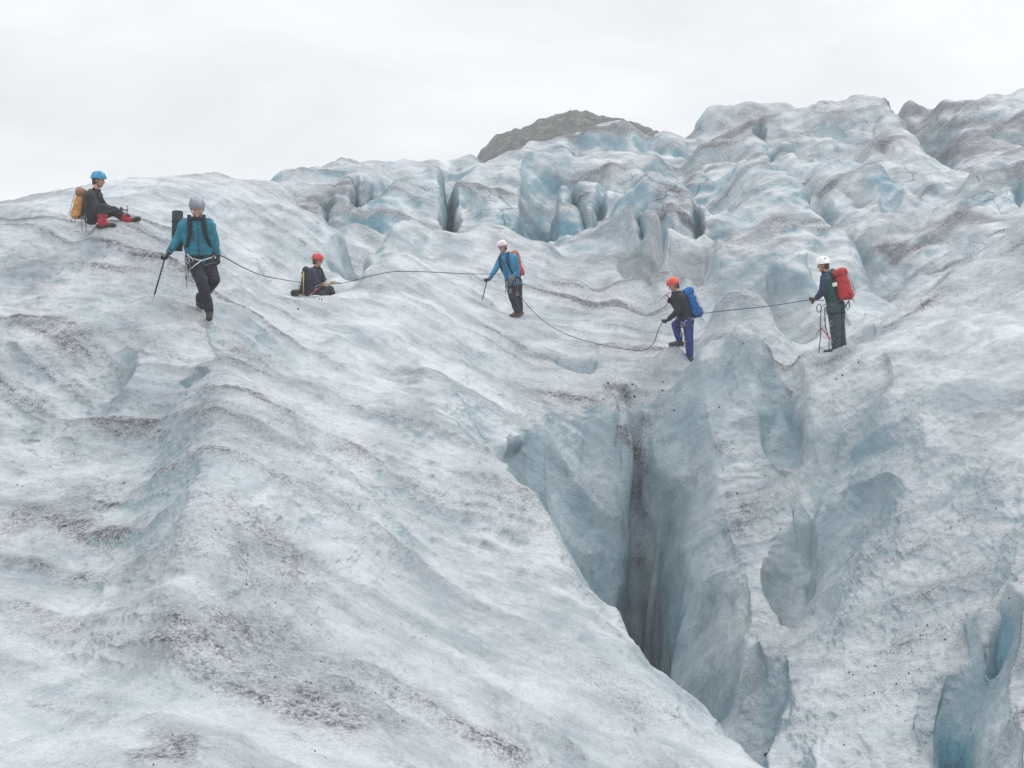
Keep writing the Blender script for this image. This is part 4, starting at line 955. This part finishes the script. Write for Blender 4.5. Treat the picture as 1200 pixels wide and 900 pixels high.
# belayer on the right
f_d = dict(S=410.0, o=(400, 795))
GREENC = cloth('green_shell', (0.016, 0.062, 0.055))
ff = person('standing climber with a white helmet and red pack hauling rope on the crest', 982.2, 413.6, 18.5, pose=dict(
    head=(266,134,0.02), neck=(300,196,0.02), sh0=(288,232,-0.15), sh1=(340,224,0.18), el0=(268,330,-0.24), el1=(285,330,0.22), wr0=(226,384,-0.16), wr1=(232,384,0.12), tip0=(194,400,-0.13), tip1=(198,396,0.08),
    hip0=(352,440,-0.09), hip1=(385,440,0.10), kn0=(372,602,-0.11), kn1=(402,600,0.10), an0=(384,752,-0.12), an1=(428,752,0.12), toe0=(345,786,-0.14), toe1=(392,782,0.12)),
    look=(-0.93, 0.10, -0.22), cols=dict(jacket=GREENC, sleeve=cloth('navy_sleeve', (0.026, 0.034, 0.085)), trousers=cloth('slate_trousers', (0.045, 0.066, 0.080)), boot=cloth('slate_boot', (0.04, 0.045, 0.05)), glove=cloth('tan_glove', (0.14, 0.065, 0.055)), helmet=cloth('white_shell', (0.78, 0.76, 0.72), 0.4, 0.1), hood=True, hoodmat=GREENC, loose=1.12, hair=HAIR), **f_d)
backpack(ff, 'red backpack with a white pouch on the climber of the right crest', cloth('scarlet_pack', (0.44, 0.030, 0.032)), cloth('scarlet_lid', (0.40, 0.035, 0.035)), 0.46, 0.30, 0.21, -0.02)
pf = P(**f_d); c_, u_, b__, s_v = ff.pack
bm = bmesh.new(); box(bm, pf(356,278,-0.20), (0.085, 0.03, 0.075), ((1,0.2,0.3),(-0.2,1,0),(-0.3,0,1)), 0.012); link('white_pouch', bm, cloth('white_fabric', (0.7, 0.7, 0.68)), bpy.data.objects['backpack.005'] if 'backpack.005' in bpy.data.objects else ff.root)
racked(ff, [(3.2, 0.30, PALEWEB), (3.6, 0.24, STRAP), (0.6, 0.26, STRAP), (2.2, 0.3, ALU), (1.8, 0.34, PALEWEB)])
for q, w in (([pf(300,420,-0.2), pf(268,440,-0.24), pf(262,560,-0.24), pf(270,640,-0.24), pf(262,790,-0.24)], 0.008),
             ([pf(292,440,-0.2), pf(290,520,-0.22), pf(305,600,-0.22), pf(332,690,-0.22), pf(334,785,-0.22)], 0.008),
             ([pf(250,455,-0.2)+Vector((math.cos(q)*0.04, 0, math.sin(q)*0.075)) for q in np.linspace(0, 6.28, 15)], 0.008),
             ([pf(458,400,0.0), pf(440,440,0.0), pf(456,470,0.0), pf(470,440,0.0), pf(458,400,0.0)], 0.010)):
    bm = bmesh.new(); tube(bm, q, w, 6); link('hanging_cord', bm, ROPEM, ff.harness)
ice_axe(ff, 'red shafted ice axe dangling at the knees of the climber on the right crest', pf(277,602,-0.26), pf(356,704,-0.24), cloth('red_shaft', (0.48, 0.05, 0.07), 0.5), (-0.6, 0, -0.4))

# ------------------------------------------------------------------ ropes
def rope(label, pts):
    """points u, v, metres ahead; drawn through them in a smooth curve"""
    p = [at(*q) for q in pts]; out = []
    n = len(p)
    for i in range(n-1):
        p0, p1, p2, p3 = p[max(i-1, 0)], p[i], p[i+1], p[min(i+2, n-1)]
        for k in range(10):
            t = k/10
            out.append(0.5*((2*p1) + (p2-p0)*t + (2*p0-5*p1+4*p2-p3)*t*t + (3*p1-p0-3*p2+p3)*t**3))
    out.append(p[-1])
    bm = bmesh.new(); tube(bm, out, 0.0078, 6); o = link('rope', bm, ROPEM); tag(o, label, 'rope', 'climbing ropes between the climbers')
rope('dark rope from the walker in teal to the middle seated climber', [(250,298,14.6),(262,301,14.9),(282,312,16.5),(305,322,18.5),(328,327,20.3),(352,331,21.8)])
rope('dark rope from the middle seated climber to the climber in bright blue', [(376,333,21.9),(400,332,22.2),(428,325,21.0),(450,320,21.2),(470,318,21.5),(510,319,22.4),(550,321,23.4),(588,321,23.55)])
rope('dark slack rope sagging from the climber in bright blue to the blue backpack', [(598,327,23.5),(610,347,23.4),(622,362,23.1),(645,382,22.6),(675,396,22.0),(710,405,21.3),(738,410,20.7),(756,410,20.3),(766,402,20.1),(771,388,19.9),(776,378,19.8)])
rope('dark taut rope from the blue backpack to the climber on the right crest', [(806,369,19.95),(818,368,19.9),(850,364,19.6),(890,360,19.2),(920,356,18.8),(945,352,18.4),(966,352,18.4)])
